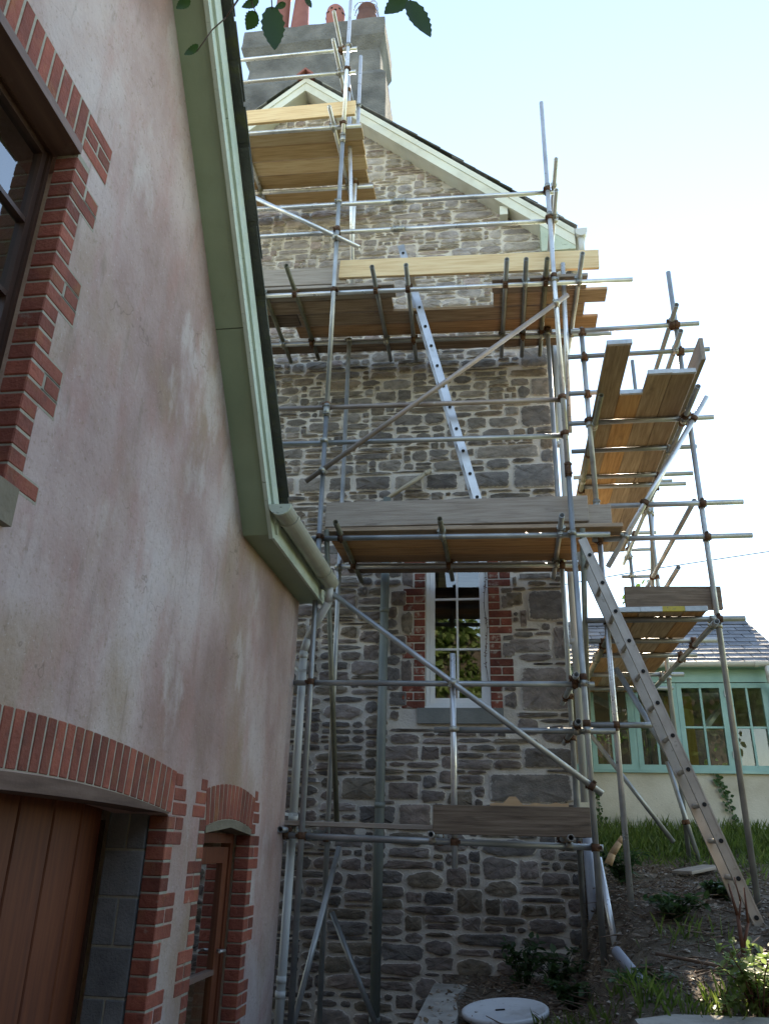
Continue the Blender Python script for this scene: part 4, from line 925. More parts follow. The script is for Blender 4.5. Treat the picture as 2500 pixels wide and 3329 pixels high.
def coupler(parent, p, d1, q, d2, r):
    mb = MB(); u1 = d1.normalized(); u2 = d2.normalized()
    wv = r.uniform(.022, .028)
    mb.hollow(p - u1 * wv, p + u1 * wv, TR + .0075, TR + .0002, 12)
    mb.hollow(q - u2 * wv, q + u2 * wv, TR + .0075, TR + .0002, 12)
    n = (p - q); n = n.normalized() if n.length > 1e-4 else V((0, -1, 0))
    for c, u in ((p, u1), (q, u2)):
        s_ = u.cross(n).normalized() * r.choice((-1, 1)); e = c + s_ * (TR + .010)
        mb.cyl(e - n * .028, e + n * .032, .006, 6); mb.cyl(e + n * .018, e + n * .032, .0125, 6); mb.cyl(e - n * .02, e - n * .008, .0135, 6)
        mb.beam(c + s_ * (TR + .002), e + s_ * .012, .03, .016, n)
    mb.build('coupler', 'rust' if r.random() < .62 else 'zinc', parent, recalc=False)
def sleeve(parent, p, d, m='zinc'):
    d = V(d).normalized(); p = V(p); mb = MB(); mb.hollow(p - d * .07, p + d * .07, TR + .008, TR + .0003, 12)
    side = V((0, -1, 0)) if abs(d.y) < .8 else V((1, 0, 0))
    for k in (-.045, .045):
        c = p + d * k + side * .03; a = d.cross(side).normalized(); mb.cyl(c - a * .035, c + a * .035, .006, 6); mb.cyl(c + a * .02, c + a * .034, .012, 6)
    mb.build('joint_sleeve', m, parent, recalc=False)

GS = empty('scaffold', (-0.45, 7.2, -1.3), 'galvanised tube scaffold standing across the stone gable wall', 'scaffold')
S = Scaf(GS); YS, YL, YI, YIL = 6.70, 6.7505, 7.62, 7.5695
sl1 = S.tube('standard', (-1.60, YS, -1.62), (-1.60, YS, 3.98), 'galv_old'); S.tube('standard', (-1.60, YS, 3.985), (-1.60, YS, 7.55), 'galv_old'); slt = S.tube('standard', (-1.60, YS, 7.555), (-1.60, YS, 10.6), 'galv')
sleeve(sl1, (-1.60, YS, 3.95), Z1); sleeve(slt, (-1.60, YS, 7.58), Z1)
sr1 = S.tube('standard', (0.685, YS, -0.90), (0.685, YS, 3.2), 'galv_old'); srt = S.tube('standard', (0.685, YS, 3.205), (0.685, YS, 7.84), 'galv')
sleeve(sr1, (0.685, YS, 3.2), Z1, 'rust')
S.tube('standard', (-1.575, YI, -1.62), (-1.60, YI, 5.42), 'galv_old'); S.tube('standard', (-1.61, YI, 5.6), (-1.63, YI, 10.15), 'galv')
S.tube('standard', (0.635, YI, -0.95), (0.665, YI, 5.45), 'galv_old')
# top lift
S.tube('ledger', (-3.7, YL, 7.90), (-1.40, YL, 7.82), 'galv'); S.tube('ledger', (-3.7, 7.69, 7.90), (-1.40, 7.69, 7.82), 'galv')
for x in (-1.735, -2.90): S.tube('transom', (x, 6.50, 7.885 if x > -2 else 7.925), (x, 7.99, 7.885 if x > -2 else 7.925), 'galv')
S.tube('guard_rail', (-3.7, YL, 9.18), (-1.50, YL, 9.14), 'galv'); S.tube('guard_rail', (-3.7, YL, 8.78), (-1.50, YL, 8.73), 'galv')
S.tube('guard_rail', (-1.70, 6.28, 9.19), (-1.70, 7.7, 9.19), 'galv'); S.tube('guard_rail', (-1.70, 6.34, 8.79), (-1.70, 7.7, 8.79), 'galv')
S.tube('brace', (-1.66, 7.02, 9.15), (-1.50, 7.30, 5.6), 'galv')
# third lift
S.tube('guard_rail', (-3.2, YL, 6.69), (-0.92, YL, 6.612), 'galv'); gr1 = S.tube('guard_rail', (-0.915, YL, 6.612), (0.75, YL, 6.55), 'galv'); sleeve(gr1, (-0.93, YL, 6.612), (1, 0, -.03))
S.tube('guard_rail', (-3.2, YL, 6.29), (-0.92, YL, 6.215), 'galv'); gr2 = S.tube('guard_rail', (-0.915, YL, 6.215), (0.77, YL, 6.155), 'galv'); sleeve(gr2, (-0.93, YL, 6.215), (1, 0, -.03))
S.tube('guard_rail', (0.755, 6.33, 6.59), (0.755, 7.75, 6.59), 'galv'); S.tube('guard_rail', (0.735, 6.36, 6.20), (0.735, 7.75, 6.20), 'galv')
S.tube('brace', (-3.0, YS - .0505, 7.04), (-1.33, YS - .0505, 5.91), 'galv')
S.tube('ledger', (-3.2, YL, 5.465), (1.46, YL, 5.32), 'galv'); S.tube('ledger', (-3.2, 7.66, 5.465), (1.36, 7.66, 5.32), 'galv_old')
lz3 = lambda x: 5.465 + (x + 3.2) * (5.32 - 5.465) / 4.66
for (xa, xb, ya, yb, m) in ((-2.37, -2.42, 6.43, 8.10, 'galv_mossy'), (-2.03, -2.06, 6.34, 8.06, 'galv_mossy'), (-1.15, -1.18, 6.42, 8.13, 'galv_old'), (-0.80, -0.87, 6.42, 8.13, 'galv_old'),
                            (0.21, 0.15, 6.41, 8.12, 'galv_old'), (0.40, 0.39, 6.42, 8.13, 'galv_old'), (0.605, 0.60, 6.43, 8.12, 'galv_mossy'), (0.94, 0.93, 6.38, 7.98, 'galv_old')):
    S.tube('transom', (xa, ya, lz3(xa) + .0495), (xb, yb, lz3(xb) + .0495), m)
S.tube('brace', (0.79, 6.76, 5.60), (0.79, 7.3, 3.9), 'galv')
S.tube('brace', (-1.75, YS - .0505, 3.16), (0.80, YS - .0505, 5.11), 'tube_brown')
S.tube('guard_rail', (-2.4, YL, 4.03), (0.70, YL, 3.97), 'tube_brown'); S.tube('guard_rail', (-2.4, YL, 3.63), (0.71, YL, 3.58), 'galv_old')
# second lift
S.tube('ledger', (-1.86, YL, 2.62), (1.01, YL, 2.58), 'galv_old'); S.tube('ledger', (-1.62, YIL, 2.62), (0.80, YIL, 2.58), 'galv_old')
for (xa, xb, m) in ((-1.40, -1.45, 'galv_mossy'), (-0.47, -0.46, 'galv_mossy'), (0.58, 0.605, 'galv_old')):
    S.tube('transom', (xa, 6.45, 2.6535), (xb, 8.18, 2.6535), m)
S.tube('brace', (-1.545, 6.74, 2.70), (-1.475, 7.50, 0.17), 'galv_mossy'); S.tube('brace', (0.775, 6.74, 2.64), (0.75, 7.25, 0.95), 'galv_mossy')
S.tube('brace', (-1.81, YS - .0505, 2.33), (0.76, YS - .0505, 0.405), 'galv_old')
S.tube('guard_rail', (-1.97, YL, 1.285), (0.775, YL, 1.262), 'galv_old'); S.tube('guard_rail', (-0.545, YL, 0.892), (0.91, YL, 0.888), 'galv_old')
S.tube('guard_rail', (0.62, 6.58, 1.312), (0.60, 8.0, 1.312), 'galv_old'); S.tube('guard_rail', (0.61, 6.58, 0.94), (0.595, 8.0, 0.94), 'galv_old')
S.tube('puncheon', (-0.383, YS, 1.515), (-0.383, YS, -0.15), 'galv')
# first lift
S.tube('ledger', (-1.99, YL, 0.062), (0.745, YL, 0.022), 'galv_old'); S.tube('ledger', (-1.75, YIL, 0.05), (0.70, YIL, 0.03), 'galv_old')
for x in (-1.74, -0.555, 0.495): S.tube('transom', (x, 6.55, 0.0975 if x < -1 else .087), (x, 8.16, 0.0975 if x < -1 else .087), 'galv_old')
# low left props
S.tube('brace', (-1.455, 7.55, -0.02), (-1.72, 6.95, -1.62), 'galv_old'); S.tube('brace', (-1.52, 7.67, -0.55), (-1.0, 7.75, -1.62), 'galv_old')
S.couplers(5)

RS = empty('scaffold', (1.42, 9.0, -0.35), 'second tube scaffold running back along the right side of the stone house', 'scaffold')
Q = Scaf(RS); XO2, XI2 = 1.88, 0.95
def gnd(x, y): return zg(x, y) - .03
Q.tube('standard', (XO2, 7.0, gnd(XO2, 7.0)), (XO2, 7.0, 5.58), 'galv_old'); ps = Q.tube('standard', (XI2, 7.0, gnd(XI2, 7)), (XI2, 7.0, 2.95), 'galv'); Q.tube('standard', (XI2, 7.0, 2.955), (XI2, 7.0, 4.95), 'galv_old')
sleeve(ps, (XI2, 7.0, 2.95), Z1)
Q.tube('standard', (XO2, 9.28, gnd(XO2, 9.28)), (XO2, 9.28, 6.0), 'galv_old'); Q.tube('standard', (XO2, 10.92, gnd(XO2, 10.92)), (XO2, 10.92, 4.1), 'galv_old')
Q.tube('standard', (XI2, 9.28, gnd(XI2, 9.28)), (XI2, 9.28, 3.0), 'galv_old')
for (z, xa, xb, y) in ((4.885, .84, 2.09, 6.9505), (4.575, .79, 2.15, 6.9505), (4.15, .77, 1.14, 6.9505), (2.935, 1.04, 2.23, 6.9505), (2.61, .88, 2.26, 6.9505), (0.965, .74, 1.235, 6.9505)):
    Q.tube('guard_rail', (xa, y, z), (xb, y, z), 'galv_old')
for (y, xa, xb) in ((7.051, .76, 2.12), (7.66, .83, 2.09), (8.31, .90, 2.19), (8.58, 1.0, 2.17), (10.1, .95, 2.1)):
    Q.tube('transom', (xa, y, 3.87), (xb, y, 3.87), 'galv_old')
Q.tube('ledger', (1.829, 6.38, 3.8205), (1.829, 11.2, 3.8205), 'galv_old'); Q.tube('ledger', (1.0005, 6.45, 3.8205), (1.0005, 11.0, 3.8205), 'galv_mossy')
for (y, xa, xb) in ((6.949, .77, 2.09), (7.72, .85, 2.07), (8.34, 1.0, 1.99), (9.33, .99, 2.06), (10.18, 1.07, 2.1)):
    Q.tube('transom', (xa, y, 1.855), (xb, y, 1.855), 'galv_old')
Q.tube('ledger', (1.829, 6.84, 1.8055), (1.829, 11.0, 1.8055), 'galv_old'); Q.tube('ledger', (1.0005, 7.02, 1.8055), (1.0005, 10.8, 1.8055), 'galv_mossy')
for (z, y0, y1) in ((4.93, 6.68, 11.0), (4.61, 6.66, 11.0), (2.99, 7.02, 11.0), (2.66, 7.95, 11.0)):
    Q.tube('guard_rail', (1.829, y0, z), (1.829, y1, z), 'galv_old')
Q.tube('brace', (2.04, 6.90, 4.01), (0.99, 6.90, 2.33), 'galv'); Q.tube('brace', (0.96, 9.05, 1.15), (1.70, 9.05, 0.10), 'galv_old')
Q.tube('brace', (1.0, 7.06, 1.46), (1.72, 7.06, 0.02), 'galv_old'); Q.tube('brace', (1.75, 9.2, 0.9), (1.97, 9.2, -0.12), 'galv_old'); Q.tube('brace', (1.93, 9.33, 4.0), (1.80, 9.33, 2.6), 'galv_old')
for (z, y, xa, xb) in ((3.55, 10.97, 1.75, 2.15), (3.95, 10.97, 1.75, 2.2), (4.25, 9.33, 1.7, 2.2)): Q.tube('guard_rail', (xa, y, z), (xb, y, z), 'galv_old')
Q.couplers(9)

# ------------------------------------------------------------------ boards on the scaffolds (each lies loose on the tubes)
TH = 0.038
def deck(x0, x1, y, zl, m, label, group=None, w_=0.213, dz=0.0, zl1=None):
    z = zl + TR + .0495 + TH / 2 + .001 + dz; z1 = (zl1 if zl1 is not None else zl) + TR + .0495 + TH / 2 + .001 + dz
    return board('scaffold_board', (x0, y, z), (x1, y, z1), w_, TH, m, label=label, cat='board', group=group)
def toe(a, b, m, label, hgt=0.225):
    a, b = V(a), V(b)
    return board('toe_board', a, b, TH, hgt, m, label=label, cat='board')
zt = lambda x: 7.90 + (x + 3.7) * (-.08 / 2.3)
names = ['front', 'second', 'middle', 'fourth', 'rear']
for i, (y, xe) in enumerate(((6.915, -1.41), (7.145, -1.43), (7.375, -1.44), (7.605, -1.46), (7.89, -1.41))):
    deck(-3.7, xe, y, zt(-3.7), ('pine', 'pine_b', 'pine', 'pine_b', 'pine_b')[i], f'{names[i]} new pine board of the topmost platform below the chimney', 'new pine boards of the topmost platform', zl1=zt(xe))
toe((-3.7, 6.80, 8.20), (-1.49, 6.80, 8.175), 'pine', 'new pine toe board along the front of the topmost platform by the gable apex')
# third lift
l3 = lambda x: lz3(x)
deck(-3.2, -0.965, 6.855, l3(-3.2), 'grey_wood', 'front board left of the ladder gap on the third lift', zl1=l3(-.965))
deck(-3.2, -1.02, 7.085, l3(-3.2), 'tan_wood', 'second board left of the ladder gap on the third lift', zl1=l3(-1.02))
deck(0.06, 1.03, 6.855, l3(.06), 'grey_wood', 'short front board right of the ladder gap on the third lift', zl1=l3(1.03))
deck(0.07, 1.25, 7.085, l3(.07), 'tan_wood', 'second board right of the ladder gap, sticking out past the house corner', zl1=l3(1.25))
deck(-2.12, 1.04, 7.315, l3(-2.12), 'tan_wood', 'long middle board running behind the ladder on the third lift', zl1=l3(1.04))
deck(-3.2, -2.13, 7.315, l3(-3.2), 'brown_wood', 'short dark board at the left end of the third lift', zl1=l3(-2.13))
deck(-2.2, 1.20, 7.545, l3(-2.2), 'under', 'fourth board of the third lift beside the inner ledger', zl1=l3(1.2))
deck(-3.2, 0.92, 7.86, l3(-3.2), 'brown_wood', 'dark rear board of the third lift, next to the stone wall', zl1=l3(.92))
toe((-1.57, 6.795, 5.755), (1.16, 6.795, 5.64), 'pine', 'bright new pine toe board of the third lift, between the two tall standards', 0.235)
toe((-3.2, 6.835, 5.77), (-1.50, 6.835, 5.70), 'grey_wood', 'old grey toe board of the third lift, left of the tall left standard')
# second lift
for i, (y, m) in enumerate(((6.86, 'tan_wood'), (7.09, 'warm'), (7.32, 'warm'), (7.53, 'under'), (7.88, 'brown_wood'))):
    b = deck(-1.55, 1.10 - .05 * i if i else 1.13, y, 2.61, m, f'{names[i]} board of the platform just above the white sash window', 'boards of the platform above the window', w_=0.22, zl1=2.575)
    if i == 0:
        piece('end_band', (0.12, 0.224, 0.041), (1.07, y, b.location.z - .012), 'band', b, bev=0.002) if False else None
toe((-1.57, 6.795, 2.865), (0.845, 6.795, 2.85), 'grey_wood', 'wide grey toe board along the platform above the window', 0.25)
toe((-0.2, 6.836, 2.815), (1.05, 6.836, 2.805), 'grey_wood', 'lower grey toe board sticking out past the right standard above the window', 0.19)
# first lift
deck(-1.99, -0.50, 6.86, 0.06, 'grey_wood', 'long thin board lying at eye level on the left of the lowest lift', zl1=.045)
deck(-0.45, 0.66, 7.09, 0.03, 'brown_wood', 'dark board lying behind the lowest toe board', zl1=.02)
toe((-0.545, 6.655, 0.198), (0.655, 6.655, 0.198), 'brown_wood', 'rough old toe board at the lowest lift left of the right standard', 0.215).location.y = 6.645
# side scaffold, upper and lower platforms
def sdeck(x, y0, y1, zl, m, label, group, w_=0.202):
    z = zl + TR + .0495 + TH / 2 + .001
    return board('scaffold_board', (x, y0, z), (x, y1, z), w_, TH, m, label=label, cat='board', group=group)
G1, G2 = 'boards of the upper side platform', 'boards of the lower side platform'
def endband(b, x, y0, z, m='band', w_=0.206):
    o = piece('end_band', (w_, 0.03, TH + .006), (x, y0 + .012, z), m, b, bev=0.002)
    o.rotation_euler = b.rotation_euler.to_matrix().inverted().to_euler(); 
    o.location = b.rotation_euler.to_matrix().inverted() @ (V((x, y0 + .012, z)) - b.location)
for i, (x, y0, m, lab) in enumerate(((1.083, 5.76, 'tan_wood', 'long grey-brown board jutting furthest towards the camera on the upper side platform'), (1.288, 6.57, 'warm', 'short-ended orange board second from the house on the upper side platform'),
                                   (1.492, 6.25, 'tan_wood', 'third board from the house on the upper side platform'), (1.697, 6.26, 'tan_wood', 'outermost board of the upper side platform'))):
    b = sdeck(x, y0, 10.9, 3.8205, m, lab, G1); endband(b, x, y0, b.location.z)
for i, (x, m, bm_, lab) in enumerate(((1.11, 'warm', 'band', 'orange board nearest the house on the lower side platform'), (1.295, 'tan_wood', 'band', 'brown board second from the house on the lower side platform'),
                                     (1.475, 'tan_wood', 'yellow', 'board with a yellow end band on the lower side platform'), (1.66, 'warm', 'band', 'orange outermost board of the lower side platform'))):
    b = sdeck(x, 6.77, 10.6, 1.8055, m, lab, G2, .18); endband(b, x, 6.77, b.location.z, bm_, .184)
o = toe((1.845, 6.15, 4.06), (1.845, 9.0, 4.06), 'grey_wood', 'toe board running back along the outer edge of the upper side platform')
o = toe((1.13, 7.045, 2.08), (1.95, 7.045, 2.065), 'brown_wood', 'dark weathered toe board across the front of the lower side platform', 0.21)
tag(board('loose_offcut', (0.545, 8.05, 3.35), (0.66, 8.0, 3.05), 0.10, 0.02, 'grey_wood'), 'grey timber offcut propped against the house corner above the second lift', 'offcut')
mb = MB(); rr = random.Random(3)
pts_t = [(-0.10 + i * .05, 0.318 + rr.uniform(0, .02) + (.045 if 2 < i < 5 else 0)) for i in range(13)]
mb.prism(pts_t + [(x, .305) for (x, z) in reversed(pts_t)], 'y', 6.655, 6.675)
tag(mb.build('splintered_wood', 'fresh_wood'), 'fresh splintered strip of wood lying on the lowest toe board', 'wood splinter')

# ------------------------------------------------------------------ ladders
def ladder(name, a, b, dy, stile, m, label, pitch, th=0.025, first=0.12):
    a, b = V(a), V(b); d = (b - a).normalized(); L_ = (b - a).length
    root = empty(name, b, label, 'ladder')
    nrm = V((0, 1, 0)); side = d.cross(nrm).normalized()
    for k in (0, 1):
        o = V((0, dy * k, 0)); mb = MB()
        mb.beam(a + o, b + o, stile, th, nrm) if False else None
        q = [p + side * (i * stile / 2) + nrm * (j * th / 2) + o for p in (a, b) for (i, j) in ((-1, -1), (1, -1), (1, 1), (-1, 1))]
        mb.add(q, [(0, 1, 2, 3), (7, 6, 5, 4), (0, 4, 5, 1), (1, 5, 6, 2), (2, 6, 7, 3), (3, 7, 4, 0)])
        for i in (-1, 1):                             # rolled lips of the box section
            e = side * (i * (stile / 2 - .006)); f = nrm * ((-1 if k == 0 else 1) * (th / 2 + .002)) + o
            q = [p + e + f + side * (s1 * .006) + nrm * (s2 * .002) for p in (a, b) for (s1, s2) in ((-1, -1), (1, -1), (1, 1), (-1, 1))]
            mb.add(q, [(0, 1, 2, 3), (7, 6, 5, 4), (0, 4, 5, 1), (1, 5, 6, 2), (2, 6, 7, 3), (3, 7, 4, 0)])
        mb.build('stile', m, root)
    s = first
    while s < L_ - .05:
        p = a + d * s; mb = MB()
        mb.hollow(p + V((0, -th / 2 - .004, 0)), p + V((0, dy + th / 2 + .004, 0)), .019, .0165, 12)
        rg = mb.build('rung', m, root, loc=p)
        mb = MB(); mb.cyl(p + V((0, -th / 2 - .0075, 0)), p + V((0, -th / 2 - .006, 0)), .0165, 12); mb.build('bore_shade_disc', 'dark', rg)  # black disc over the rung end, the bore's shade put into colour
        s += pitch
    return root
ladder('ladder', (-0.925, 6.93, 6.14), (-0.06, 6.93, 2.70), 0.34, 0.075, 'alu', 'bright aluminium ladder climbing through the gap in the third lift', 0.255)
ladder('ladder', (0.745, 6.56, 2.47), (1.785, 6.56, -0.56), 0.33, 0.072, 'alu_old', 'long dull ladder from the earth bank up to the platform above the window', 0.262, first=.16)

# =================================================================== YARD THINGS
mb = MB(); mb.prism([(-0.60, 5.3), (-0.36, 5.3), (-0.34, 6.2), (-0.40, 6.9), (-0.33, 7.45), (-0.60, 7.45)], 'z', -1.65, -1.025); tag(mb.build('concrete_slab', 'concrete'), kind='structure')
mb = MB(); mb.prism([(0.62, 3.9), (2.9, 3.9), (2.9, 5.02), (1.6, 5.06), (0.85, 5.0), (0.62, 4.8)], 'z', -1.3, -0.775); tag(mb.build('path', 'concrete'), kind='structure')
# round white lid, tilted on the slab
mb = MB(); rotl = Matrix.Rotation(R(5), 3, 'X') @ Matrix.Rotation(R(-4), 3, 'Y'); cl = V((-0.03, 6.18, -1.012))
n = 40; prof = [(0.0, .030), (0.255, .030), (0.262, .034), (0.280, .034), (0.288, .028), (0.288, .006), (0.28, .0), (0, .0)]
vs_ = []
for (r_, z) in prof: vs_ += [cl + rotl @ V((r_ * math.cos(2 * math.pi * i / n), r_ * math.sin(2 * math.pi * i / n), z)) for i in range(n)]
mb.add(vs_, [(q * n + i, q * n + (i + 1) % n, (q + 1) * n + (i + 1) % n, (q + 1) * n + i) for q in range(len(prof) - 1) for i in range(n)], True)
lid = tag(mb.build('round_lid', 'lid', recalc=False), 'round white plastic lid lying tilted on the concrete slab', 'lid')
mb = MB(); h0 = cl + rotl @ V((-.03, -.02, .034)); mb.beam(h0 + rotl @ V((-.03, 0, 0)), h0 + rotl @ V((.03, .01, 0)), .02, .006); mb.build('handle', 'dark', lid)
def lone_tube(name, a, b, r, m, label, cat):
    mb = MB(); mb.hollow(a, b, r, r - .004, 14); return tag(mb.build(name, m, None, recalc=False), label, cat)
lone_tube('loose_pipe', (0.70, 6.05, -0.60), (0.90, 5.55, -0.86), .034, 'blue_pipe', 'loose blue-grey pipe lying on the bank by the right standard', 'pipe')
lone_tube('leaning_tube', (0.73, 6.98, -0.05), (0.80, 6.72, -0.83), TR, 'galv', 'short tube propped behind the foot of the right standard', 'tube')
tag(board('plank', (1.60, 8.30, zg(1.6, 8.3) + .05), (1.98, 8.75, zg(1.98, 8.75) + .05), 0.20, .03, 'grey_wood'), 'grey plank lying flat at the top of the bank before the grass', 'plank')
mb = MB(); mb.path([V((0.86, 7.5, -0.10)), V((0.90, 7.5, -.02)), V((0.965, 7.5, .07)), V((0.99, 7.5, .12))], [.035, .03, .026, .012], 7)
tag(mb.build('split_log', 'fresh_wood'), 'pale freshly split stick standing in the weeds by the wall', 'log')
mb = MB(); mb.path([pix(1700, 1925, 20), pix(1950, 1880, 20), pix(2110, 1852, 20), pix(2300, 1823, 20), pix(2500, 1793, 20), pix(2900, 1722, 20)], .014, 6)
tag(mb.build('power_line', 'cable'), 'thin black overhead line crossing the sky at the right', 'cable')
mb = MB(); b0 = V((1.435, 5.8, zg(1.435, 5.8) - .02))
mb.path([b0, b0 + V((-.005, 0, .13)), b0 + V((-.01, 0, .34)), b0 + V((-.035, .02, .52))], [.016, .014, .011, .006], 7)
mb.path([b0 + V((-.005, 0, .15)), b0 + V((.05, .01, .30)), b0 + V((.055, .01, .50))], [.011, .009, .005], 6); mb.path([b0 + V((-.01, 0, .30)), b0 + V((.015, -.02, .42)), b0 + V((.0, 0, .56))], [.007, .006, .003], 6)
tag(mb.build('bare_shrub', 'red_stem'), 'leafless red-brown shrub stems in front of the ladder foot', 'shrub')

# ------------------------------------------------------------------ plants
pr = random.Random(21)
def rv(): 
    while True:
        p = V((pr.uniform(-1, 1), pr.uniform(-1, 1), pr.uniform(-1, 1)))
        if 0.02 < p.length < 1: return p
def plant(name, base, rad, hgt, nst, nlf, ls, leaf_m, stem_m, label, cat, group=None, droop=0.0):
    base = V(base); root = empty(name, base, label, cat, group)
    sm = MB(); lm = MB()
    for _ in range(nst):
        t = pr.uniform(0, 2 * math.pi); k = pr.uniform(.3, 1) * rad
        tip = base + V((math.cos(t) * k, math.sin(t) * k, hgt * pr.uniform(.55, 1)))
        mid = base.lerp(tip, .5) + V((0, 0, hgt * .12)); pts = [base + V((math.cos(t), math.sin(t), 0)) * .02, mid, tip]
        sm.path(pts, [.005, .004, .002], 5)
        for _ in range(nlf):
            u = pr.uniform(.15, 1); p = pts[0].lerp(pts[1], u * 2) if u < .5 else pts[1].lerp(pts[2], u * 2 - 1)
            d = rv().normalized(); d.z = d.z * .5 - droop; l_ = ls * pr.uniform(.6, 1.25)
            lm.leaf(p + rv() * ls * .3, d, V((0, 0, 1)) + rv() * .5, l_, l_ * pr.uniform(.5, .7), .15)
    sm.build('stems', stem_m, root); lm.build('foliage', leaf_m, root, recalc=False); return root
def gp(x, y): return (x, y, zg(x, y))
plant('bramble', gp(1.33, 5.20), 0.30, 0.38, 22, 24, .06, 'bramble', 'red_stem', 'sunlit pale green bramble at the bottom right corner by the path', 'bramble')
plant('bramble', gp(1.10, 5.12), 0.15, 0.14, 8, 12, .045, 'bramble', 'red_stem', 'small low sunlit bramble shoot left of the larger bramble', 'bramble')
for (x, y, r_, h_, lab) in ((0.12, 7.55, .22, .32, 'dark weed clump at the wall foot behind the round lid'), (0.40, 7.40, .22, .30, 'leafy weed clump at the foot of the inner standard'), (0.45, 6.75, .18, .18, 'low weed tuft beside the round lid'),
                           (1.22, 6.75, .26, .16, 'leafy weed patch in the middle of the bank'), (1.75, 7.5, .18, .12, 'small weed under the long ladder'), (0.80, 5.75, .22, .13, 'low weeds around the loose pipe'), (1.02, 7.9, .2, .3, 'nettles growing by the house corner')):
    plant('weed', gp(x, y), r_ * 1.15, h_ * 1.15, 13, 17, .07, 'weed', 'weed', lab, 'weed')
def ivy(pts, w_, nlf, label):
    root = empty('ivy', pts[0], label, 'ivy'); sm = MB(); lm = MB(); sm.path([V(p) for p in pts], .004, 5)
    for _ in range(nlf):
        t = pr.uniform(0, len(pts) - 1.001); p = V(pts[int(t)]).lerp(V(pts[int(t) + 1]), t % 1) + V((pr.uniform(-w_, w_), -.012, pr.uniform(-.02, .02)))
        l_ = pr.uniform(.03, .06); lm.leaf(p, (pr.uniform(-.7, .7), -.35, pr.uniform(-1, .3)), (0, -1, .3), l_, l_ * .85, .1)
    sm.build('stem', 'twig', root); lm.build('foliage', 'ivy', root, recalc=False)
YV = YC + .005
ivy([(2.74, YV, .15), (2.72, YV, .40), (2.66, YV, .62), (2.60, YV, .80), (2.57, YV, .90)], .045, 90, 'ivy strand climbing the cream wall under the right casement')
ivy([(1.19, YV, .05), (1.18, YV, .3), (1.15, YV, .55), (1.12, YV, .75)], .035, 60, 'ivy strand climbing the cream wall beside the stone house corner')
# grass along the garden room wall and debris on the bank: nobody could count these
mb = MB()
def blade(p, h, lean):
    p = V(p); t = pr.uniform(0, 6.28); s_ = V((math.cos(t), math.sin(t), 0)) * .006; l_ = V((pr.uniform(-1, 1), pr.uniform(-1, 1), 0)) * lean
    mb.add([p - s_, p + s_, p + s_ * .6 + l_ * .4 + V((0, 0, h * .6)), p + l_ + V((0, 0, h))], [(0, 1, 2), (0, 2, 3)])
for _ in range(6500):
    x = pr.uniform(0.95, 3.6); y = pr.uniform(9.0, 10.58)
    dn = sst(9.0, 10.0, y)
    if pr.random() > .25 + .75 * dn: continue
    blade((x, y, zg(x, y) - .01), pr.uniform(.06, .20) * (.6 + .6 * dn), .09)
for _ in range(350):
    x = pr.uniform(1.9, 3.4); y = pr.uniform(7.2, 9.2); blade((x, y, zg(x, y) - .01), pr.uniform(.05, .14), .07)
for (cx_, cy_, n_) in ((0.72, 5.35, 90), (0.5, 6.0, 70), (1.0, 5.2, 60), (1.25, 5.3, 60), (.3, 5.6, 60), (1.2, 6.3, 40)):
    for _ in range(n_):
        x = cx_ + pr.gauss(0, .13); y = cy_ + pr.gauss(0, .12); blade((x, y, zg(x, y) - .01 if not (-.6 < x < -.35 and 5.3 < y < 7.45) else -1.03), pr.uniform(.06, .17), .08)
tag(mb.build('grass', 'grass', None, recalc=False), 'green grass along the cream wall and over the bank', 'grass', kind='stuff')
mb = MB()
for _ in range(2800):
    x = pr.uniform(-0.5, 2.4); y = pr.uniform(5.3, 9.0)
    if x < .45 and (y > 8.1 or pr.random() < .4): continue
    s_ = pr.choice([.005, .007, .009, .012, .02]) * pr.uniform(.7, 1.4)
    z = -1.03 if (-.6 < x < -.35 and 5.3 < y < 7.45) else zg(x, y)
    c = V((x, y, z + s_ * .25)); t = pr.uniform(0, 6.28); a_, b_ = V((math.cos(t), math.sin(t), pr.uniform(-.3, .3))) * s_ * pr.uniform(.8, 1.6), V((-math.sin(t), math.cos(t), pr.uniform(-.3, .3))) * s_
    e_ = V((0, 0, s_ * pr.uniform(.4, .8)))
    mb.add([c + a_, c + b_, c - a_ * .8, c - b_ * .9, c + e_, c - e_], [(0, 1, 4), (1, 2, 4), (2, 3, 4), (3, 0, 4), (1, 0, 5), (2, 1, 5), (3, 2, 5), (0, 3, 5)])
tag(mb.build('rubble_bits', 'rubble', None), 'small broken stones and mortar scattered over the earth bank', 'rubble', kind='stuff')
mb = MB()
for _ in range(1300):
    x = pr.uniform(-0.3, 2.4); y = pr.uniform(5.4, 8.1 if x < .6 else 8.8); l_ = pr.uniform(.06, .28); t = pr.uniform(0, 6.28); a_ = V((x, y, zg(x, y) + .012)); b_ = a_ + V((math.cos(t) * l_, math.sin(t) * l_, pr.uniform(-.02, .07)))
    m_ = (a_ + b_) / 2 + rv() * l_ * .15; r_ = pr.uniform(.0015, .005); mb.path([a_, m_, b_], [r_, r_, r_ * .6], 4)
tag(mb.build('dead_twigs', 'twig', None), 'dead twigs and roots strewn over the earth bank', 'twigs', kind='stuff')
for (a_, m_, b_, lab) in (((0.95, 6.05), (1.3, 5.75), (1.62, 6.1), 'long bent dead branch lying across the lower bank'), ((1.5, 6.3), (1.62, 6.0), (1.9, 5.7), 'thin dead branch beside the bare shrub')):
    mb = MB(); P_ = [V((*q_, zg(*q_) + k_)) for q_, k_ in ((a_, .03), (m_, .06), (b_, .10))]; mb.path(P_, [.012, .010, .005], 6); mb.path([P_[1], P_[1] + V((.1, .08, .1))], [.006, .003], 5)
    tag(mb.build('fallen_branch', 'twig'), lab, 'branch')

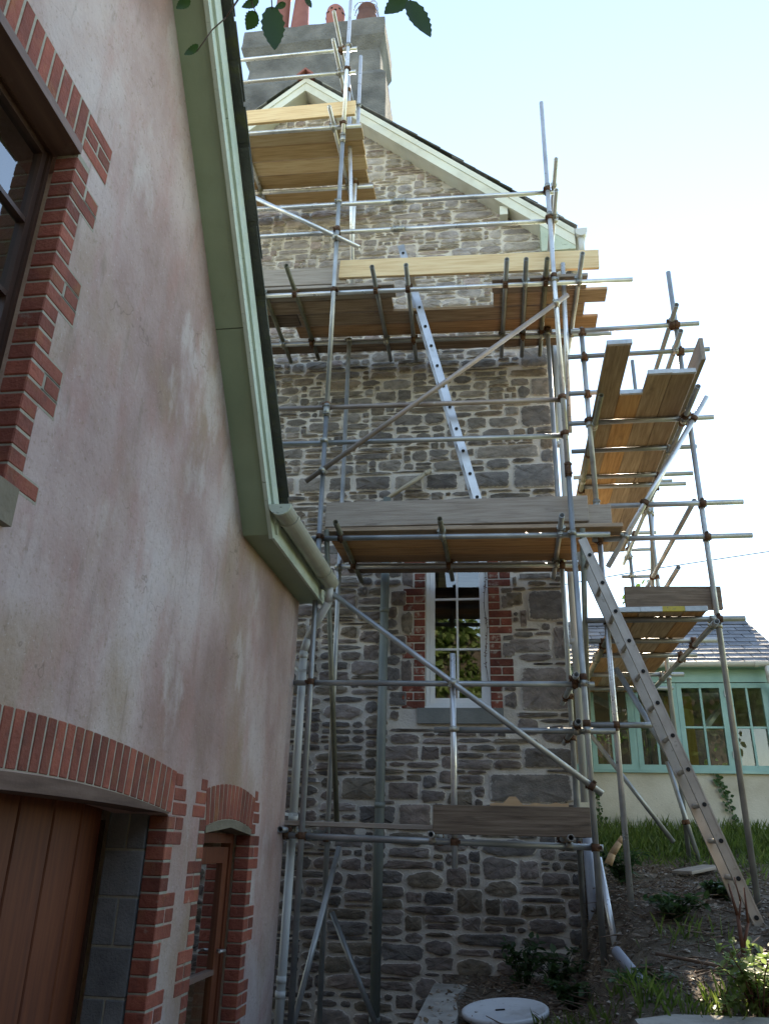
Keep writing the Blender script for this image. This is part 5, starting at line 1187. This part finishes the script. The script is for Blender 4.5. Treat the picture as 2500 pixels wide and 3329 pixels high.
mb = MB()
for _ in range(4200):
    x = pr.uniform(-0.58, 2.5); y = pr.uniform(5.1, 9.2)
    if x < .45 and (y > 8.1 or (x < -.35 and pr.random() < .6)): continue
    z = -1.028 if (-.6 < x < -.35 and 5.3 < y < 7.45) else zg(x, y) + .004
    if (V((x, y)) - V((-.03, 6.2))).length < .31: continue
    l_ = pr.uniform(.018, .055); d = V((pr.uniform(-1, 1), pr.uniform(-1, 1), pr.uniform(-.1, .45)))
    mb.leaf((x, y, z + pr.uniform(0, .012)), d, V((0, 0, 1)) + rv() * .8, l_, l_ * pr.uniform(.25, .7), pr.uniform(-.3, .4))
tag(mb.build('leaf_litter', 'litter', None, recalc=False), 'brown dead leaves and bark bits littering the bank and slab', 'leaf litter', kind='stuff')

# ------------------------------------------------------------------ trees
def tree(name, base, trunk_h, cr_c, cr_r, nl, ls, label, group=None, leaf_m='leaf', lean=None):
    base = V(base); root = empty(name, base, label, 'tree', group); cr_c = V(cr_c); mb = MB()
    top = V((cr_c.x, cr_c.y, base.z + trunk_h)); mb.path([base, base.lerp(top, .5) + rv() * .1, top], [.17, .13, .09], 9)
    clus = []
    for _ in range(26):
        p = rv(); e = cr_c + V((p.x * cr_r[0], p.y * cr_r[1], p.z * cr_r[2])); mb.path([top.lerp(base, pr.uniform(0, .25)), top.lerp(e, .5) + rv() * .2, e], [.05, .03, .01], 5); clus.append(e)
    mb.build('trunk', 'bark', root); lm = MB()
    for _ in range(nl):
        c = pr.choice(clus); p = c + rv() * pr.uniform(.2, .95) * min(cr_r) * .55
        d = rv().normalized(); l_ = ls * pr.uniform(.6, 1.3); lm.leaf(p, d, rv(), l_, l_ * .6, .15)
    lm.build('crown', leaf_m, root, recalc=False); return root
def hedge(name, lo, hi, nl, ls, label, leaf_m='leaf'):
    lo, hi = V(lo), V(hi); root = empty(name, V(((lo.x + hi.x) / 2, (lo.y + hi.y) / 2, lo.z)), label, 'hedge')
    mb = MB(); nx_, nz_ = 14, 7; pts = []
    c = (lo + hi) / 2; e = (hi - lo) / 2
    bm = bmesh.new(); bmesh.ops.create_icosphere(bm, subdivisions=4, radius=1)
    for v_ in bm.verts:
        d = v_.co.copy(); q_ = V([math.copysign(abs(k) ** .55, k) for k in d]); f = 0.80 + 0.22 * mnoise.noise(q_ * 2.3 + lo)
        v_.co = c + V((q_.x * e.x * f, q_.y * e.y * f, q_.z * e.z * (f - .02)))
    mb.v = [v_.co.copy() for v_ in bm.verts]; mb.f = [[v_.index for v_ in f.verts] for f in bm.faces]; mb.s = [True] * len(mb.f)
    nor = [(v_.co - c).normalized() for v_ in bm.verts]; bm.free()
    mb.build('branches', 'bark', root); lm = MB()
    for _ in range(nl):
        k = pr.randrange(len(mb.v)); p = mb.v[k] + nor[k] * pr.uniform(-.1, .35) + rv() * .25
        l_ = ls * pr.uniform(.6, 1.3); lm.leaf(p, rv() + V((0, 0, -.3)), rv() + nor[k], l_, l_ * .6, .15)
    lm.build('foliage', leaf_m, root, recalc=False); return root
hedge('garden_hedge', (-7, -5.2, -1.6), (6.5, -3.6, 3.0), 8500, .18, 'leafy hedge close behind the photographer, raised to cut low skylight, mirrored at the foot of the white window')  # height raised to reduce skylight on the lower walls
hedge('tree_belt', (-12, -16.0, -1.6), (2.0, -12.0, 9.2), 16000, .34, 'tall sunlit tree belt far behind the photographer, mirrored in the white window', 'bramble')
hedge('tree_belt', (1.0, -17.0, -1.6), (12.0, -13.0, 8.0), 12000, .34, 'second lower tree belt far behind the photographer, right of the taller one')
hedge('shade_hedge', (3.3, -3.4, -1.5), (5.2, 5.4, 3.9), 8500, .18, 'unseen leafy hedge added right of the photographer to darken the lower pink wall')  # added out of frame to block low sky from the pink wall
tree('garden_tree', (3.9, 17.5, 0.4), 2.6, (3.6, 17.5, 3.6), (1.3, 1.2, 1.5), 3200, .14, 'small leafy tree far behind the side scaffold')
hedge('garden_hedge', (0.2, 14.0, 0.0), (6.5, 15.2, 2.7), 6000, .13, 'garden hedge seen through the garden room panes, sunlit look put into its leaf colour', 'bramble')  # near side is shaded; brighter leaf colour stands in for sunlight
# overhanging branch with leaves close above the camera
OB = empty('overhanging_branch', pix(1000, -260, 1.35), 'dark green leafy twigs hanging in from the top of the picture', 'branch')
tw = MB(); YT = 1.25
def P(px, py, dy=0.0): return pix(px, py, YT + dy)
tw.path([P(640, 165), P(690, 95), P(735, 55), P(772, 0), P(850, -160), P(1000, -270)], [.0012, .0015, .002, .0025, .004, .007], 6)
tw.path([P(832, 40), P(820, 10), P(810, -60), P(850, -160)], [.0012, .0016, .002, .003], 6); tw.path([P(885, 25), P(880, -40), P(850, -160)], [.0015, .002, .003], 6)
tw.path([P(910, -5), P(880, -60)], [.0012, .002], 6); tw.path([P(1335, 0), P(1300, -80), P(1150, -200), P(1000, -270)], [.0015, .002, .004, .007], 6); tw.path([P(1005, -10), P(1010, -100), P(1000, -270)], [.0012, .002, .006], 6)
tw.build('twig', 'twig', OB)
def bleaf(b, t, wpx, curl=0.1, dy=0.0, tdy=0.0):
    a = P(*b, dy); e = P(*t, dy + tdy); d = e - a; ln = d.length; wd = wpx / 1370.0
    nrm = -CB * -1 + V((pr.uniform(-.4, .4), 0, pr.uniform(-.3, .3))); s_ = d.normalized().cross(nrm).normalized(); up = s_.cross(d.normalized())
    n = 14; L_, Rr, C_ = [], [], []
    for i in range(n + 1):
        u = i / n; w_ = wd / 2 * (math.sin(math.pi * u ** .75) ** .85) if 0 < u < 1 else 0.0
        w_ *= 1 + (0.10 if i % 2 else -0.06)
        c = a + d * u + up * (-curl * ln * math.sin(math.pi * u) ); C_.append(c); L_.append(c + s_ * w_ + up * w_ * .35); Rr.append(c - s_ * w_ + up * w_ * .35)
    mb = MB(); mb.v = L_ + C_ + Rr; m_ = n + 1
    for i in range(n):
        for k in (0, 1): mb.f.append([k * m_ + i, k * m_ + i + 1, (k + 1) * m_ + i + 1, (k + 1) * m_ + i]); mb.s.append(True)
    mb.build('leaf', 'near_leaf', OB, recalc=False)
bleaf((884, 18), (893, 162), 74, .08); bleaf((834, 36), (801, 96), 50, .1, 0, .03); bleaf((842, -2), (785, 22), 34, .1); bleaf((618, -6), (572, 26), 34, .1); bleaf((644, 142), (598, 176), 26, .2)
bleaf((1322, -12), (1249, 44), 62, .1); bleaf((1332, -2), (1400, 120), 70, .08); bleaf((930, 10), (892, 24), 26, .1); bleaf((996, -14), (1012, 24), 22, .1); bleaf((905, -40), (930, -140), 60); bleaf((700, -60), (640, -160), 60); bleaf((1180, -60), (1100, -20), 40)
